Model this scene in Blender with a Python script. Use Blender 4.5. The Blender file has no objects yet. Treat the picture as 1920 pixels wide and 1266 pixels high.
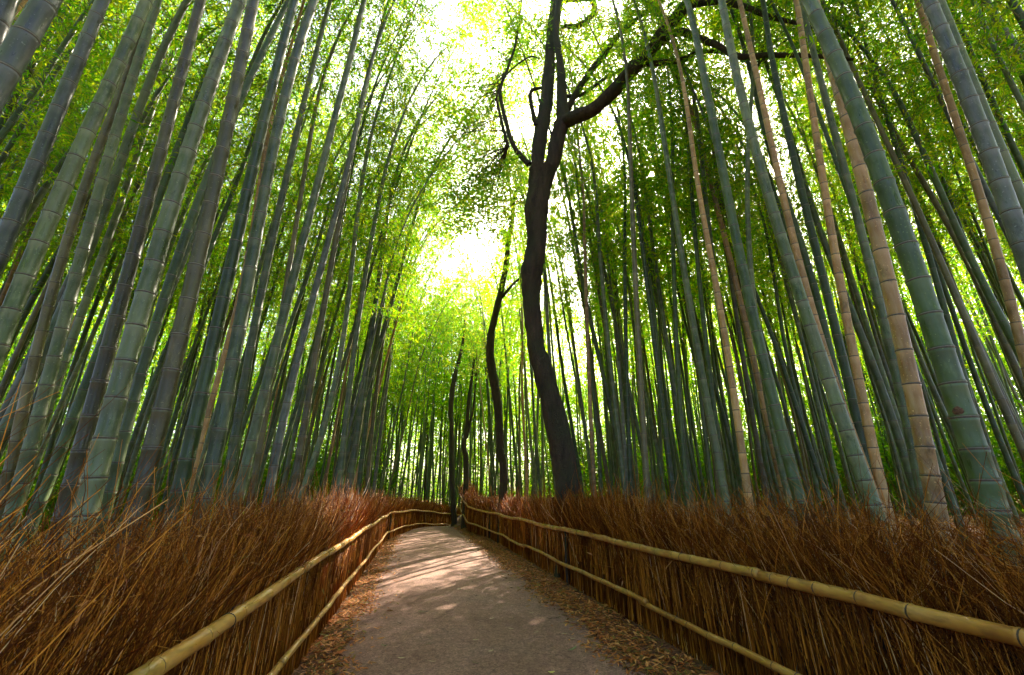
import bpy, math, random
import numpy as np
from mathutils import Vector, Matrix, Quaternion, Euler

random.seed(7)
RNG = np.random.default_rng(11)
SC = bpy.context.scene
COL = SC.collection

# ------------------------------------------------------------------ camera
CAM_H = 1.5
PITCH = math.radians(20.0)
F = 814.0                      # focal length in photograph pixels (1920 wide)
cam_data = bpy.data.cameras.new("camera")
cam_data.sensor_width = 36.0
cam_data.lens = F / 1920.0 * 36.0
cam_data.clip_start = 0.05
cam_data.clip_end = 600.0
cam = bpy.data.objects.new("camera", cam_data)
COL.objects.link(cam)
cam.location = (0, 0, CAM_H)
cam.rotation_euler = (math.radians(90) + PITCH, 0, 0)
SC.camera = cam

# ------------------------------------------------------------------ world and sun
SUN = Vector((0.322, 0.811, 0.694)).normalized()
SUN_EL = math.asin(SUN.z)
SUN_AZ = math.atan2(SUN.x, SUN.y)
world = bpy.data.worlds.new("World")
SC.world = world
world.use_nodes = True
wn = world.node_tree.nodes
wl = world.node_tree.links
bg = wn["Background"]
sky = wn.new("ShaderNodeTexSky")
sky.sky_type = 'NISHITA'
sky.sun_disc = False
sky.sun_elevation = SUN_EL
sky.sun_rotation = SUN_AZ
sky.dust_density = 6.0
sky.air_density = 0.7
sky.ozone_density = 1.0
wl.new(sky.outputs[0], bg.inputs[0])
bg.inputs[1].default_value = 0.15
sun_data = bpy.data.lights.new("sun", 'SUN')
sun_data.energy = 4.4
sun_data.angle = math.radians(0.5)
sun_data.color = (1.0, 0.88, 0.70)
sun_ob = bpy.data.objects.new("sun", sun_data)
COL.objects.link(sun_ob)
sun_ob.rotation_euler = (-SUN).to_track_quat('-Z', 'Y').to_euler()
SC.view_settings.view_transform = 'Standard'
SC.view_settings.look = 'None'
SC.view_settings.gamma = 1.0
SC.view_settings.use_curve_mapping = False
SC.view_settings.exposure = 2.35
SC.render.engine = 'CYCLES'
SC.cycles.max_bounces = 10
SC.cycles.diffuse_bounces = 5
SC.cycles.glossy_bounces = 3
SC.cycles.transmission_bounces = 6
SC.cycles.use_denoising = True

# ------------------------------------------------------------------ pixel rays
CP, SP = math.cos(PITCH), math.sin(PITCH)
def ray(px, py):
    u, v = px - 960.0, 633.0 - py
    return np.array([u, F * CP - v * SP, F * SP + v * CP])
def project(P):
    x, y, z = P[0], P[1], P[2] - CAM_H
    d = y * CP + z * SP
    return np.array([960 + F * x / d, 633 - F * (z * CP - y * SP) / d])

# ------------------------------------------------------------------ terrain
DV = np.array([-0.2012, 0.9795])          # along the path
NV = np.array([0.9795, 0.2012])           # to the right of the path
C0 = np.array([0.743, 0.0])
def uv_of(x, y):
    rx, ry = x - C0[0], y - C0[1]
    return rx * NV[0] + ry * NV[1], rx * DV[0] + ry * DV[1]
def xy_of(u, v):
    return C0[0] + u * NV[0] + v * DV[0], C0[1] + u * NV[1] + v * DV[1]
def sstep(a, b, x):
    t = np.clip((x - a) / (b - a), 0, 1)
    return t * t * (3 - 2 * t)
def ground_z(x, y):
    x = np.asarray(x, float); y = np.asarray(y, float)
    u, v = uv_of(x, y)
    rough = 0.05 * np.sin(x * 1.3 + 0.7 * y) * np.sin(y * 0.9 - 0.4 * x) + 0.03 * np.sin(x * 3.1) * np.cos(y * 2.7)
    off = sstep(2.15, 3.2, np.abs(u))
    bank = 0.72 * sstep(2.15, 3.0, u)
    drop = np.where(v > 22, np.minimum(0.006 * (v - 22) ** 2, 1.3), 0)
    drop = np.where(v > 36.7, 1.3, drop)
    climb = 0.75 * sstep(18, 26, v) * sstep(1.25, 2.2, u) * (1 - sstep(30, 40, v))
    lf = 0.12 * sstep(-2.1, -3.0, u)
    return bank + lf * 1.0 + rough * off - drop + climb

# ------------------------------------------------------------------ mesh helpers
def mesh_np(name, verts, faces, mats, midx=None, smooth=True, flat_idx=None):
    """faces: (F,k) int array or list of such arrays with different k"""
    me = bpy.data.meshes.new(name)
    if not isinstance(faces, (list, tuple)): faces = [faces]
    verts = np.asarray(verts, np.float32)
    loops = np.concatenate([f.reshape(-1) for f in faces]).astype(np.int32)
    counts = np.concatenate([np.full(len(f), f.shape[1], np.int32) for f in faces])
    starts = np.concatenate([[0], np.cumsum(counts)[:-1]]).astype(np.int32)
    me.vertices.add(len(verts)); me.loops.add(len(loops)); me.polygons.add(len(counts))
    me.vertices.foreach_set("co", verts.reshape(-1))
    me.loops.foreach_set("vertex_index", loops)
    me.polygons.foreach_set("loop_start", starts)
    me.polygons.foreach_set("loop_total", counts)
    if midx is not None:
        me.polygons.foreach_set("material_index", np.asarray(midx, np.int32))
    me.polygons.foreach_set("use_smooth", np.full(len(counts), smooth, bool))
    for m in mats: me.materials.append(m)
    me.update(calc_edges=True)
    return me
def obj(name, me, parent=None):
    o = bpy.data.objects.new(name, me)
    COL.objects.link(o)
    if parent is not None: o.parent = parent
    return o
def empty(name, loc=(0, 0, 0)):
    o = bpy.data.objects.new(name, None)
    o.empty_display_size = 0.2
    COL.objects.link(o)
    o.location = loc
    return o
def tag(o, label=None, cat=None, group=None, kind=None):
    if label: o["label"] = label
    if cat: o["category"] = cat
    if group: o["group"] = group
    if kind: o["kind"] = kind
    return o

def tube(points, radii, k=10, cap=True):
    """one swept tube, numpy; returns verts, quads, ring index per quad"""
    P = np.asarray(points, float); R = np.asarray(radii, float)
    n = len(P)
    T = np.gradient(P, axis=0)
    T /= np.linalg.norm(T, axis=1)[:, None] + 1e-12
    ref = np.array([1.0, 0, 0]) if abs(T[0][0]) < 0.8 else np.array([0, 1.0, 0])
    A = np.zeros_like(P)
    a = ref - T[0] * ref.dot(T[0]); a /= np.linalg.norm(a); A[0] = a
    for i in range(1, n):
        a = A[i - 1] - T[i] * A[i - 1].dot(T[i]); a /= np.linalg.norm(a); A[i] = a
    B = np.cross(T, A)
    th = np.arange(k) / k * 2 * math.pi
    V = P[:, None, :] + R[:, None, None] * (np.cos(th)[None, :, None] * A[:, None, :] + np.sin(th)[None, :, None] * B[:, None, :])
    V = V.reshape(-1, 3)
    i = np.arange(n - 1)[:, None]; j = np.arange(k)[None, :]
    j2 = (j + 1) % k
    Q = np.stack([i * k + j, i * k + j2, (i + 1) * k + j2, (i + 1) * k + j], -1).reshape(-1, 4)
    return V, Q, np.repeat(np.arange(n - 1), k)

def bulk_tubes(P, R, k=3):
    """P (T,m,3) R (T,m): many thin tubes at once"""
    T_, m = P.shape[:2]
    D = np.gradient(P, axis=1)
    D /= np.linalg.norm(D, axis=2)[..., None] + 1e-12
    ref = np.array([0.31, 0.95, 0.05])
    A = np.cross(D, ref); A /= np.linalg.norm(A, axis=2)[..., None] + 1e-9
    B = np.cross(D, A)
    th = np.arange(k) / k * 2 * math.pi
    V = P[:, :, None, :] + R[:, :, None, None] * (np.cos(th)[:, None] * A[:, :, None, :] + np.sin(th)[:, None] * B[:, :, None, :])
    V = V.reshape(-1, 3)
    t = np.arange(T_)[:, None, None] * (m * k); i = np.arange(m - 1)[None, :, None] * k; j = np.arange(k)[None, None, :]
    j2 = (j + 1) % k
    Q = np.stack([t + i + j, t + i + j2, t + i + k + j2, t + i + k + j], -1).reshape(-1, 4)
    return V, Q

def leaf_verts(C, D, L, W, roll=None, rng=RNG):
    """C base points (N,3), D unit directions, L length, W width -> (N,4,3) rhombus leaves bent slightly down"""
    n = len(C)
    up = rng.normal(0, 1, (n, 3)); 
    S = np.cross(D, up); S /= np.linalg.norm(S, axis=1)[:, None] + 1e-9
    L = L[:, None]; W = W[:, None]
    mid = C + D * L * 0.42
    tip = C + D * L + np.array([0, 0, -1.0]) * L * 0.12
    return np.stack([C, mid + S * W * 0.5, tip, mid - S * W * 0.5], 1)

def merge(parts):
    """parts: list of (V, Q, matindex) -> V, [Q], midx"""
    Vs, Qs, Ms, o = [], [], [], 0
    for V, Q, m in parts:
        Vs.append(V.reshape(-1, 3)); Qs.append(Q + o)
        Ms.append(np.full(len(Q), m) if np.isscalar(m) else m)
        o += len(Vs[-1])
    return np.concatenate(Vs), np.concatenate(Qs), np.concatenate(Ms)

# ------------------------------------------------------------------ materials
def new_mat(name):
    m = bpy.data.materials.new(name); m.use_nodes = True
    nt = m.node_tree
    b = nt.nodes["Principled BSDF"]
    return m, nt, b
def N(nt, typ, **kw):
    n = nt.nodes.new(typ)
    for k, v in kw.items(): setattr(n, k, v)
    return n
def ramp(nt, fac, stops):
    r = N(nt, "ShaderNodeValToRGB")
    cr = r.color_ramp
    while len(cr.elements) < len(stops): cr.elements.new(0.5)
    for e, (p, c) in zip(cr.elements, stops):
        e.position = p; e.color = (*c, 1)
    nt.links.new(fac, r.inputs[0])
    return r.outputs[0]
def mixc(nt, fac, a, b, mode='MIX'):
    m = N(nt, "ShaderNodeMix", data_type='RGBA', blend_type=mode)
    for s, v in ((0, fac), (6, a), (7, b)):
        if hasattr(v, "default_value") or hasattr(v, "is_linked"): nt.links.new(v, m.inputs[s])
        else: m.inputs[s].default_value = v if s == 0 else (*v, 1)
    return m.outputs[2]
def noise(nt, scale, detail=3, vec=None, stretch=None, rough=0.55):
    n = N(nt, "ShaderNodeTexNoise")
    n.inputs["Scale"].default_value = scale; n.inputs["Detail"].default_value = detail
    n.inputs["Roughness"].default_value = rough
    if vec is None:
        vec = N(nt, "ShaderNodeTexCoord").outputs["Object"]
    if stretch:
        mp = N(nt, "ShaderNodeMapping"); mp.inputs["Scale"].default_value = stretch
        nt.links.new(vec, mp.inputs[0]); vec = mp.outputs[0]
    nt.links.new(vec, n.inputs["Vector"])
    return n.outputs["Fac"]
def bump(nt, b, h, strength, dist=0.01):
    bp = N(nt, "ShaderNodeBump"); bp.inputs["Strength"].default_value = strength
    bp.inputs["Distance"].default_value = dist
    nt.links.new(h, bp.inputs["Height"]); nt.links.new(bp.outputs[0], b.inputs["Normal"])

def culm_material(name, dark, mid, light, rough=0.34, bloom=(0.30, 0.36, 0.36), bloom_amt=0.5):
    m, nt, b = new_mat(name)
    oi = N(nt, "ShaderNodeObjectInfo")
    tc = N(nt, "ShaderNodeTexCoord").outputs["Object"]
    ad = N(nt, "ShaderNodeVectorMath", operation='ADD')
    sc = N(nt, "ShaderNodeVectorMath", operation='SCALE'); sc.inputs[3].default_value = 7.0
    cx = N(nt, "ShaderNodeCombineXYZ")
    for i in range(3): nt.links.new(oi.outputs["Random"], cx.inputs[i])
    nt.links.new(cx.outputs[0], sc.inputs[0]); nt.links.new(tc, ad.inputs[0]); nt.links.new(sc.outputs[0], ad.inputs[1])
    v = ad.outputs[0]
    n1 = noise(nt, 1.4, 4, v, (1.6, 1.6, 0.5))
    n2 = noise(nt, 26, 4, v, (1, 1, 0.18))
    n3 = noise(nt, 60, 2, v)
    c = ramp(nt, n1, [(0.30, dark), (0.52, mid), (0.72, light)])
    c = mixc(nt, ramp(nt, n2, [(0.45, (0, 0, 0)), (0.72, (0.55, 0.55, 0.55))]), c, bloom) if bloom_amt else c
    at = N(nt, "ShaderNodeAttribute"); at.attribute_name = "powder"
    ml = N(nt, "ShaderNodeMath", operation='MULTIPLY'); ml.inputs[1].default_value = 0.42
    nt.links.new(at.outputs["Fac"], ml.inputs[0])
    c = mixc(nt, ml.outputs[0], c, tuple(min(1, x * 1.35) for x in bloom))
    at2 = N(nt, "ShaderNodeAttribute"); at2.attribute_name = "tone"
    tv = N(nt, "ShaderNodeHueSaturation"); nt.links.new(at2.outputs["Fac"], tv.inputs["Value"]); nt.links.new(c, tv.inputs["Color"]); c = tv.outputs[0]
    n4 = noise(nt, 5.5, 5, v, (1, 1, .45), .7)
    c = mixc(nt, ramp(nt, n4, [(0.58, (0,) * 3), (0.70, (0.6,) * 3)]), c, tuple(min(1, x * 1.5) for x in light))
    c = mixc(nt, ramp(nt, n4, [(0.30, (0.7,) * 3), (0.42, (0,) * 3)]), c, tuple(x * .45 for x in dark))
    spots = ramp(nt, n3, [(0.66, (0, 0, 0)), (0.72, (1, 1, 1))])
    c = mixc(nt, spots, c, tuple(x * 1.8 for x in light))
    hs = N(nt, "ShaderNodeHueSaturation")
    mr = N(nt, "ShaderNodeMapRange"); mr.inputs[3].default_value = 0.65; mr.inputs[4].default_value = 1.3
    nt.links.new(oi.outputs["Random"], mr.inputs[0]); nt.links.new(mr.outputs[0], hs.inputs["Value"])
    nt.links.new(c, hs.inputs["Color"])
    nt.links.new(hs.outputs[0], b.inputs["Base Color"])
    b.inputs["Roughness"].default_value = rough
    nt.links.new(ramp(nt, n2, [(0.3, (rough - .1,) * 3), (0.7, (rough + .2,) * 3)]), b.inputs["Roughness"])
    bump(nt, b, n2, 0.15, 0.004)
    return m
M_CULM = {
 'grey':  culm_material("culm_grey_green", (0.032, 0.056, 0.016), (0.072, 0.098, 0.036), (0.134, 0.156, 0.076), bloom=(0.19, 0.205, 0.13)),
 'blue':  culm_material("culm_blue_grey", (0.050, 0.060, 0.044), (0.090, 0.100, 0.080), (0.15, 0.158, 0.138), bloom=(0.195, 0.198, 0.19)),
 'green': culm_material("culm_deep_green", (0.022, 0.044, 0.009), (0.044, 0.074, 0.017), (0.080, 0.108, 0.034), bloom=(0.09, 0.125, 0.075)),
 'brown': culm_material("culm_brown", (0.050, 0.044, 0.016), (0.094, 0.078, 0.030), (0.15, 0.120, 0.052), bloom=(0.15, 0.135, 0.075)),
 'tan':   culm_material("culm_tan", (0.15, 0.080, 0.026), (0.36, 0.190, 0.064), (0.50, 0.30, 0.125), bloom=(0.52, 0.36, 0.20)),
}
def simple_mat(name, a, b_, scale=20, rough=0.7, stretch=None, bmp=0.3, dist=0.005):
    m, nt, b = new_mat(name)
    n = noise(nt, scale, 4, None, stretch)
    nt.links.new(ramp(nt, n, [(0.3, a), (0.7, b_)]), b.inputs["Base Color"])
    b.inputs["Roughness"].default_value = rough
    bump(nt, b, n, bmp, dist)
    return m
M_NODE = simple_mat("culm_node_scar", (0.045, 0.030, 0.020), (0.10, 0.07, 0.045), 40)
M_RING = simple_mat("culm_node_ring", (0.17, 0.17, 0.14), (0.30, 0.28, 0.22), 60)
M_SCAR = simple_mat("scar_wood", (0.05, 0.018, 0.008), (0.16, 0.07, 0.03), 60)

def leaf_material(name, cols, trans, tmix=0.55, rough=0.45):
    """cols: diffuse colours, trans: transmitted colours, both picked at random per leaf"""
    m, nt, b = new_mat(name)
    g = N(nt, "ShaderNodeNewGeometry").outputs["Random Per Island"]
    oi = N(nt, "ShaderNodeObjectInfo").outputs["Random"]
    k = len(cols)
    cd = ramp(nt, g, [(i / max(1, k - 1), c) for i, c in enumerate(cols)])
    ct = ramp(nt, g, [(i / max(1, k - 1), c) for i, c in enumerate(trans)])
    mr = N(nt, "ShaderNodeMapRange"); mr.inputs[3].default_value = 0.75; mr.inputs[4].default_value = 1.2
    nt.links.new(oi, mr.inputs[0])
    out = nt.nodes["Material Output"]
    for c, tgt in ((cd, "d"), (ct, "t")):
        hs = N(nt, "ShaderNodeHueSaturation"); nt.links.new(mr.outputs[0], hs.inputs["Value"]); nt.links.new(c, hs.inputs["Color"])
        if tgt == "d": nt.links.new(hs.outputs[0], b.inputs["Base Color"])
        else:
            tr = N(nt, "ShaderNodeBsdfTranslucent"); nt.links.new(hs.outputs[0], tr.inputs[0])
    b.inputs["Roughness"].default_value = rough
    if rough > 0.55: b.inputs["Specular IOR Level"].default_value = 0.15
    mx = N(nt, "ShaderNodeMixShader"); mx.inputs[0].default_value = tmix
    nt.links.new(b.outputs[0], mx.inputs[1]); nt.links.new(tr.outputs[0], mx.inputs[2])
    nt.links.new(mx.outputs[0], out.inputs[0])
    return m
M_LEAF = leaf_material("bamboo_leaves",
    [(0.035, 0.085, 0.008), (0.06, 0.12, 0.010), (0.10, 0.15, 0.014), (0.17, 0.18, 0.02)],
    [(0.10, 0.40, 0.003), (0.22, 0.54, 0.004), (0.44, 0.65, 0.006), (0.76, 0.72, 0.012)], 0.74)
M_SHRUB = leaf_material("undergrowth_leaves",
    [(0.03, 0.07, 0.010), (0.05, 0.10, 0.012), (0.08, 0.12, 0.015)],
    [(0.09, 0.31, 0.002), (0.20, 0.42, 0.003), (0.40, 0.50, 0.005)], 0.64)
M_BROAD = leaf_material("broad_leaves",
    [(0.04, 0.09, 0.015), (0.07, 0.13, 0.02), (0.13, 0.16, 0.03)],
    [(0.14, 0.42, 0.01), (0.32, 0.60, 0.015), (0.70, 0.62, 0.03)], 0.62)
M_TWIG = simple_mat("bamboo_twigs", (0.10, 0.11, 0.03), (0.20, 0.17, 0.06), 10)
M_LITTER = leaf_material("litter_leaves",
    [(0.14, 0.045, 0.018), (0.55, 0.19, 0.045), (0.82, 0.40, 0.13), (0.45, 0.12, 0.025), (0.30, 0.22, 0.05), (0.08, 0.03, 0.012)],
    [(0.3, 0.09, 0.03), (0.5, 0.18, 0.05), (0.5, 0.24, 0.08), (0.4, 0.12, 0.03), (0.3, 0.22, 0.04), (.1, .04, .02)], 0.22, 0.6)
def brush_material():
    m, nt, b = new_mat("dry_brushwood")
    g = N(nt, "ShaderNodeNewGeometry").outputs["Random Per Island"]
    n = noise(nt, 9, 3, None, (1, 1, 0.4))
    c = ramp(nt, g, [(0.0, (0.016, 0.005, 0.001)), (0.45, (0.090, 0.030, 0.003)), (0.68, (0.36, 0.125, 0.011)), (0.88, (0.76, 0.310, 0.034)), (0.95, (0.80, 0.36, 0.07)), (1.0, (0.85, 0.58, 0.30))])
    c = mixc(nt, ramp(nt, n, [(0.35, (0.0,) * 3), (0.7, (0.35,) * 3)]), c, (0.22, 0.070, 0.005))
    nt.links.new(c, b.inputs["Base Color"]); b.inputs["Roughness"].default_value = 0.6; b.inputs["Specular IOR Level"].default_value = 0.12
    out = nt.nodes["Material Output"]
    tr = N(nt, "ShaderNodeBsdfTranslucent"); tr.inputs[0].default_value = (0.75, 0.20, 0.02, 1)
    mx = N(nt, "ShaderNodeMixShader"); mx.inputs[0].default_value = 0.22
    nt.links.new(b.outputs[0], mx.inputs[1]); nt.links.new(tr.outputs[0], mx.inputs[2]); nt.links.new(mx.outputs[0], out.inputs[0])
    return m
M_BRUSH = brush_material()
M_CORE = simple_mat("shaded_brushwood_core", (0.014, 0.006, 0.002), (0.060, 0.024, 0.008), 30, 0.9, (6, 6, 0.5), 1.0, 0.02)  # near-black brown: shade deep between the stems is in this colour
def rail_material():
    m, nt, b = new_mat("bamboo_rail")
    n1 = noise(nt, 2.2, 3); n2 = noise(nt, 30, 4, None, (1, .2, 1))
    c = ramp(nt, n1, [(0.25, (0.26, 0.10, 0.020)), (0.42, (0.48, 0.22, 0.036)), (0.55, (0.54, 0.29, 0.060)), (0.64, (0.38, 0.24, 0.040)), (0.78, (0.30, 0.115, 0.03))])
    c = mixc(nt, ramp(nt, n2, [(0.5, (0,) * 3), (0.75, (0.6,) * 3)]), c, (0.14, 0.07, 0.025))
    nt.links.new(c, b.inputs["Base Color"]); b.inputs["Roughness"].default_value = 0.38
    bump(nt, b, n2, 0.12, 0.004)
    return m
M_RAIL = rail_material()
M_TIE = simple_mat("wire_tie", (0.02, 0.03, 0.03), (0.05, 0.06, 0.06), 20, 0.5)
def bark_material(name, a, b_, c_):
    m, nt, b = new_mat(name)
    n1 = noise(nt, 7, 6, None, (1, 1, 0.22)); n2 = noise(nt, 1.3, 3); n3 = noise(nt, 45, 3, None, (1, 1, .5))
    c = ramp(nt, n1, [(0.3, a), (0.65, b_)])
    c = mixc(nt, ramp(nt, n2, [(0.42, (0,) * 3), (0.62, (0.7,) * 3)]), c, c_)
    nt.links.new(c, b.inputs["Base Color"]); b.inputs["Roughness"].default_value = 0.85
    ad = N(nt, "ShaderNodeMath", operation='ADD'); nt.links.new(n1, ad.inputs[0]); nt.links.new(n3, ad.inputs[1])
    bump(nt, b, ad.outputs[0], 1.0, 0.06)
    return m
M_BARK = bark_material("tree_bark", (0.022, 0.014, 0.009), (0.085, 0.056, 0.038), (0.042, 0.046, 0.018))

def path_material():
    m, nt, b = new_mat("worn_asphalt")
    n1 = noise(nt, 0.9, 5); n2 = noise(nt, 75, 4, rough=.75); n3 = noise(nt, 14, 5, rough=.7)
    vo = N(nt, "ShaderNodeTexVoronoi"); vo.inputs["Scale"].default_value = 60
    nt.links.new(N(nt, "ShaderNodeTexCoord").outputs["Object"], vo.inputs["Vector"])
    c = ramp(nt, n1, [(0.3, (0.165, 0.080, 0.055)), (0.5, (0.235, 0.122, 0.090)), (0.7, (0.225, 0.132, 0.108))])
    c = mixc(nt, 0.35, c, ramp(nt, n3, [(0.35, (0.11, 0.052, 0.034)), (0.65, (0.38, 0.23, 0.17))]))
    sp = ramp(nt, n2, [(0.58, (0,) * 3), (0.68, (0.8,) * 3)])
    c = mixc(nt, sp, c, (0.42, 0.26, 0.18))
    sp2 = ramp(nt, n2, [(0.34, (0.85,) * 3), (0.44, (0,) * 3)])
    c = mixc(nt, sp2, c, (0.035, 0.025, 0.02))
    st = ramp(nt, vo.outputs["Color"], [(0.0, (0.55,) * 3), (1.0, (1.5,) * 3)])
    c = mixc(nt, 1.0, c, st, 'MULTIPLY')
    # a few hairline cracks and darker damp stains
    vc = N(nt, "ShaderNodeTexVoronoi"); vc.feature = 'DISTANCE_TO_EDGE'; vc.inputs["Scale"].default_value = 0.55
    tcw = N(nt, "ShaderNodeTexCoord").outputs["Object"]
    dis = N(nt, "ShaderNodeTexNoise"); dis.inputs["Scale"].default_value = 3.0; dis.inputs["Detail"].default_value = 5; nt.links.new(tcw, dis.inputs["Vector"])
    vm = N(nt, "ShaderNodeVectorMath", operation='MULTIPLY_ADD'); vm.inputs[1].default_value = (.5, .5, .5)
    nt.links.new(dis.outputs["Color"], vm.inputs[0]); nt.links.new(tcw, vm.inputs[2]); nt.links.new(vm.outputs[0], vc.inputs["Vector"])
    ck = ramp(nt, vc.outputs["Distance"], [(0.0, (0.55,) * 3), (0.006, (0,) * 3)])
    c = mixc(nt, ck, c, (0.05, 0.03, 0.022))
    n5 = noise(nt, 0.45, 6, None, (1.4, .7, 1))
    c = mixc(nt, ramp(nt, n5, [(0.52, (0,) * 3), (0.66, (0.5,) * 3)]), c, (0.13, 0.065, 0.045))
    nt.links.new(c, b.inputs["Base Color"]); b.inputs["Roughness"].default_value = 0.85; b.inputs["Specular IOR Level"].default_value = 0.25
    ad = N(nt, "ShaderNodeMath", operation='ADD'); nt.links.new(n2, ad.inputs[0]); nt.links.new(n3, ad.inputs[1])
    bump(nt, b, ad.outputs[0], 0.6, 0.008)
    return m
M_PATH = path_material()
def ground_material():
    m, nt, b = new_mat("forest_floor")
    n1 = noise(nt, 1.1, 5); n2 = noise(nt, 22, 5)
    c = ramp(nt, n2, [(0.3, (0.06, 0.022, 0.010)), (0.5, (0.17, 0.065, 0.024)), (0.7, (0.32, 0.15, 0.06))])
    c = mixc(nt, ramp(nt, n1, [(0.5, (0,) * 3), (0.7, (0.4,) * 3)]), c, (0.08, 0.10, 0.025))
    nt.links.new(c, b.inputs["Base Color"]); b.inputs["Roughness"].default_value = 0.9
    bump(nt, b, n2, 1.0, 0.05)
    return m
M_GROUND = ground_material()

# ------------------------------------------------------------------ ground sheet and path
def grid_mesh(name, xs, ys, mat, zoff=0.0):
    X, Y = np.meshgrid(xs, ys); Z = ground_z(X, Y) + zoff
    V = np.stack([X, Y, Z], -1).reshape(-1, 3)
    nx, ny = len(xs), len(ys)
    i = np.arange(ny - 1)[:, None]; j = np.arange(nx - 1)[None, :]
    Q = np.stack([i * nx + j, i * nx + j + 1, (i + 1) * nx + j + 1, (i + 1) * nx + j], -1).reshape(-1, 4)
    return mesh_np(name, V, Q, [mat])
xs = np.concatenate([np.linspace(-260, -30, 20)[:-1], np.linspace(-30, 30, 241), np.linspace(30, 260, 20)[1:]])
ys = np.concatenate([np.linspace(-160, -6, 14)[:-1], np.linspace(-6, 46, 241), np.linspace(46, 320, 24)[1:]])
tag(obj("ground", grid_mesh("ground", xs, ys, M_GROUND)), kind='structure', label="forest floor of dry bamboo litter under the grove", cat="ground")

def path_center(v):
    # straight, then a bend to the right beyond the crest
    return np.where(v > 26, 0.16 * (v - 26) ** 2, 0.0)
vs = np.concatenate([np.linspace(-3, 20, 60), np.linspace(20.4, 38, 60)])
us = np.linspace(-1, 1, 25)
Vv = []
for v in vs:
    w_ = 1.38 - 0.25 * float(sstep(19, 26, v))
    wob = 0.05 * math.sin(v * 2.1) + 0.03 * math.sin(v * 5.3)
    wob2 = 0.05 * math.sin(v * 1.7 + 2) + 0.03 * math.sin(v * 4.7 + 1)
    for q in us:
        u = float(path_center(v)) + q * w_ + (wob if q > 0.99 else 0) - (wob2 if q < -0.99 else 0)
        x, y = xy_of(u, v)
        Vv.append((x, y, float(ground_z(x, y)) + 0.006 + 0.03 * (1 - q * q)))
nx = len(us); ny = len(vs)
i = np.arange(ny - 1)[:, None]; j = np.arange(nx - 1)[None, :]
Q = np.stack([i * nx + j, i * nx + j + 1, (i + 1) * nx + j + 1, (i + 1) * nx + j], -1).reshape(-1, 4)
tag(obj("path", mesh_np("path", np.array(Vv), Q, [M_PATH])), kind='structure', label="worn reddish grey asphalt footpath through the grove", cat="path")

# ------------------------------------------------------------------ bamboo builders
H_STD, Z_CROWN = 17.0, 7.0
def node_heights(H, first=0.16, maxlen=0.36, rng=random):
    z, out, L = 0.12, [], first
    while z < H - 0.1:
        out.append(z)
        L = min(maxlen, L * 1.09) * rng.uniform(0.95, 1.05)
        z += L if z < H * 0.75 else L * 0.75
    return out
def culm_radius(s, r0):
    """s = fraction of height"""
    s = np.asarray(s)
    return r0 * (1.0 - 0.28 * np.clip(s / 0.55, 0, 1) - 0.62 * np.clip((s - 0.5) / 0.5, 0, 1) ** 1.1) + 0.004
def culm_mesh(name, curve, H, r0, mat, k=12, maxlen=0.36, rng=random, ring=True):
    """curve(z)->xyz ; nodes with swollen pale rings and a dark sheath scar"""
    P, R, mi, pw, tn = [], [], [], [], []
    tone = 1.0
    def add(z, f, m, p=0.0):
        P.append(curve(z)); R.append(float(culm_radius(z / H, r0)) * f); mi.append(m); pw.append(p); tn.append(tone)
    hs = node_heights(H, maxlen=maxlen, rng=rng)
    z0 = -0.4
    add(z0, 1.08, 0)
    for z in hs:
        t = max(0.0055, 0.0085 * r0 / 0.06)
        if z - t * 3.0 <= z0: continue
        if z - 0.11 > z0 + 0.03: add(z - 0.11, 1.0, 0)
        add(z - t * 3.0, 1.0, 0, 1.0)      # waxy bloom under the node
        add(z - t * 1.1, 1.085, 1, .6)     # swell
        add(z - t * 0.9, 1.035, 1)    # scar line (dark)
        add(z, 1.035, 2)
        add(z + t * 0.6, 1.10, 2)    # pale ring
        tone = rng.uniform(0.80, 1.22)
        add(z + t * 2.2, 1.0, 0)
        z0 = z
    add(H, 0.6, 0)
    V, Q, ri = tube(P, R, k)
    # material of each segment i -> between ring i and i+1
    seg = np.zeros(len(P), int)
    for a in range(len(P) - 1):
        if mi[a] == 1 and mi[a + 1] in (1, 2): seg[a] = 1
        elif mi[a] == 2 and mi[a + 1] == 2: seg[a] = 2
    me = mesh_np(name, V, Q, [mat, M_NODE, M_RING], seg[ri])
    for nm, arr in (("powder", pw), ("tone", tn)):
        a_ = me.attributes.new(nm, 'FLOAT', 'POINT'); a_.data.foreach_set("value", np.repeat(np.array(arr, np.float32), k))
    return me

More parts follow.
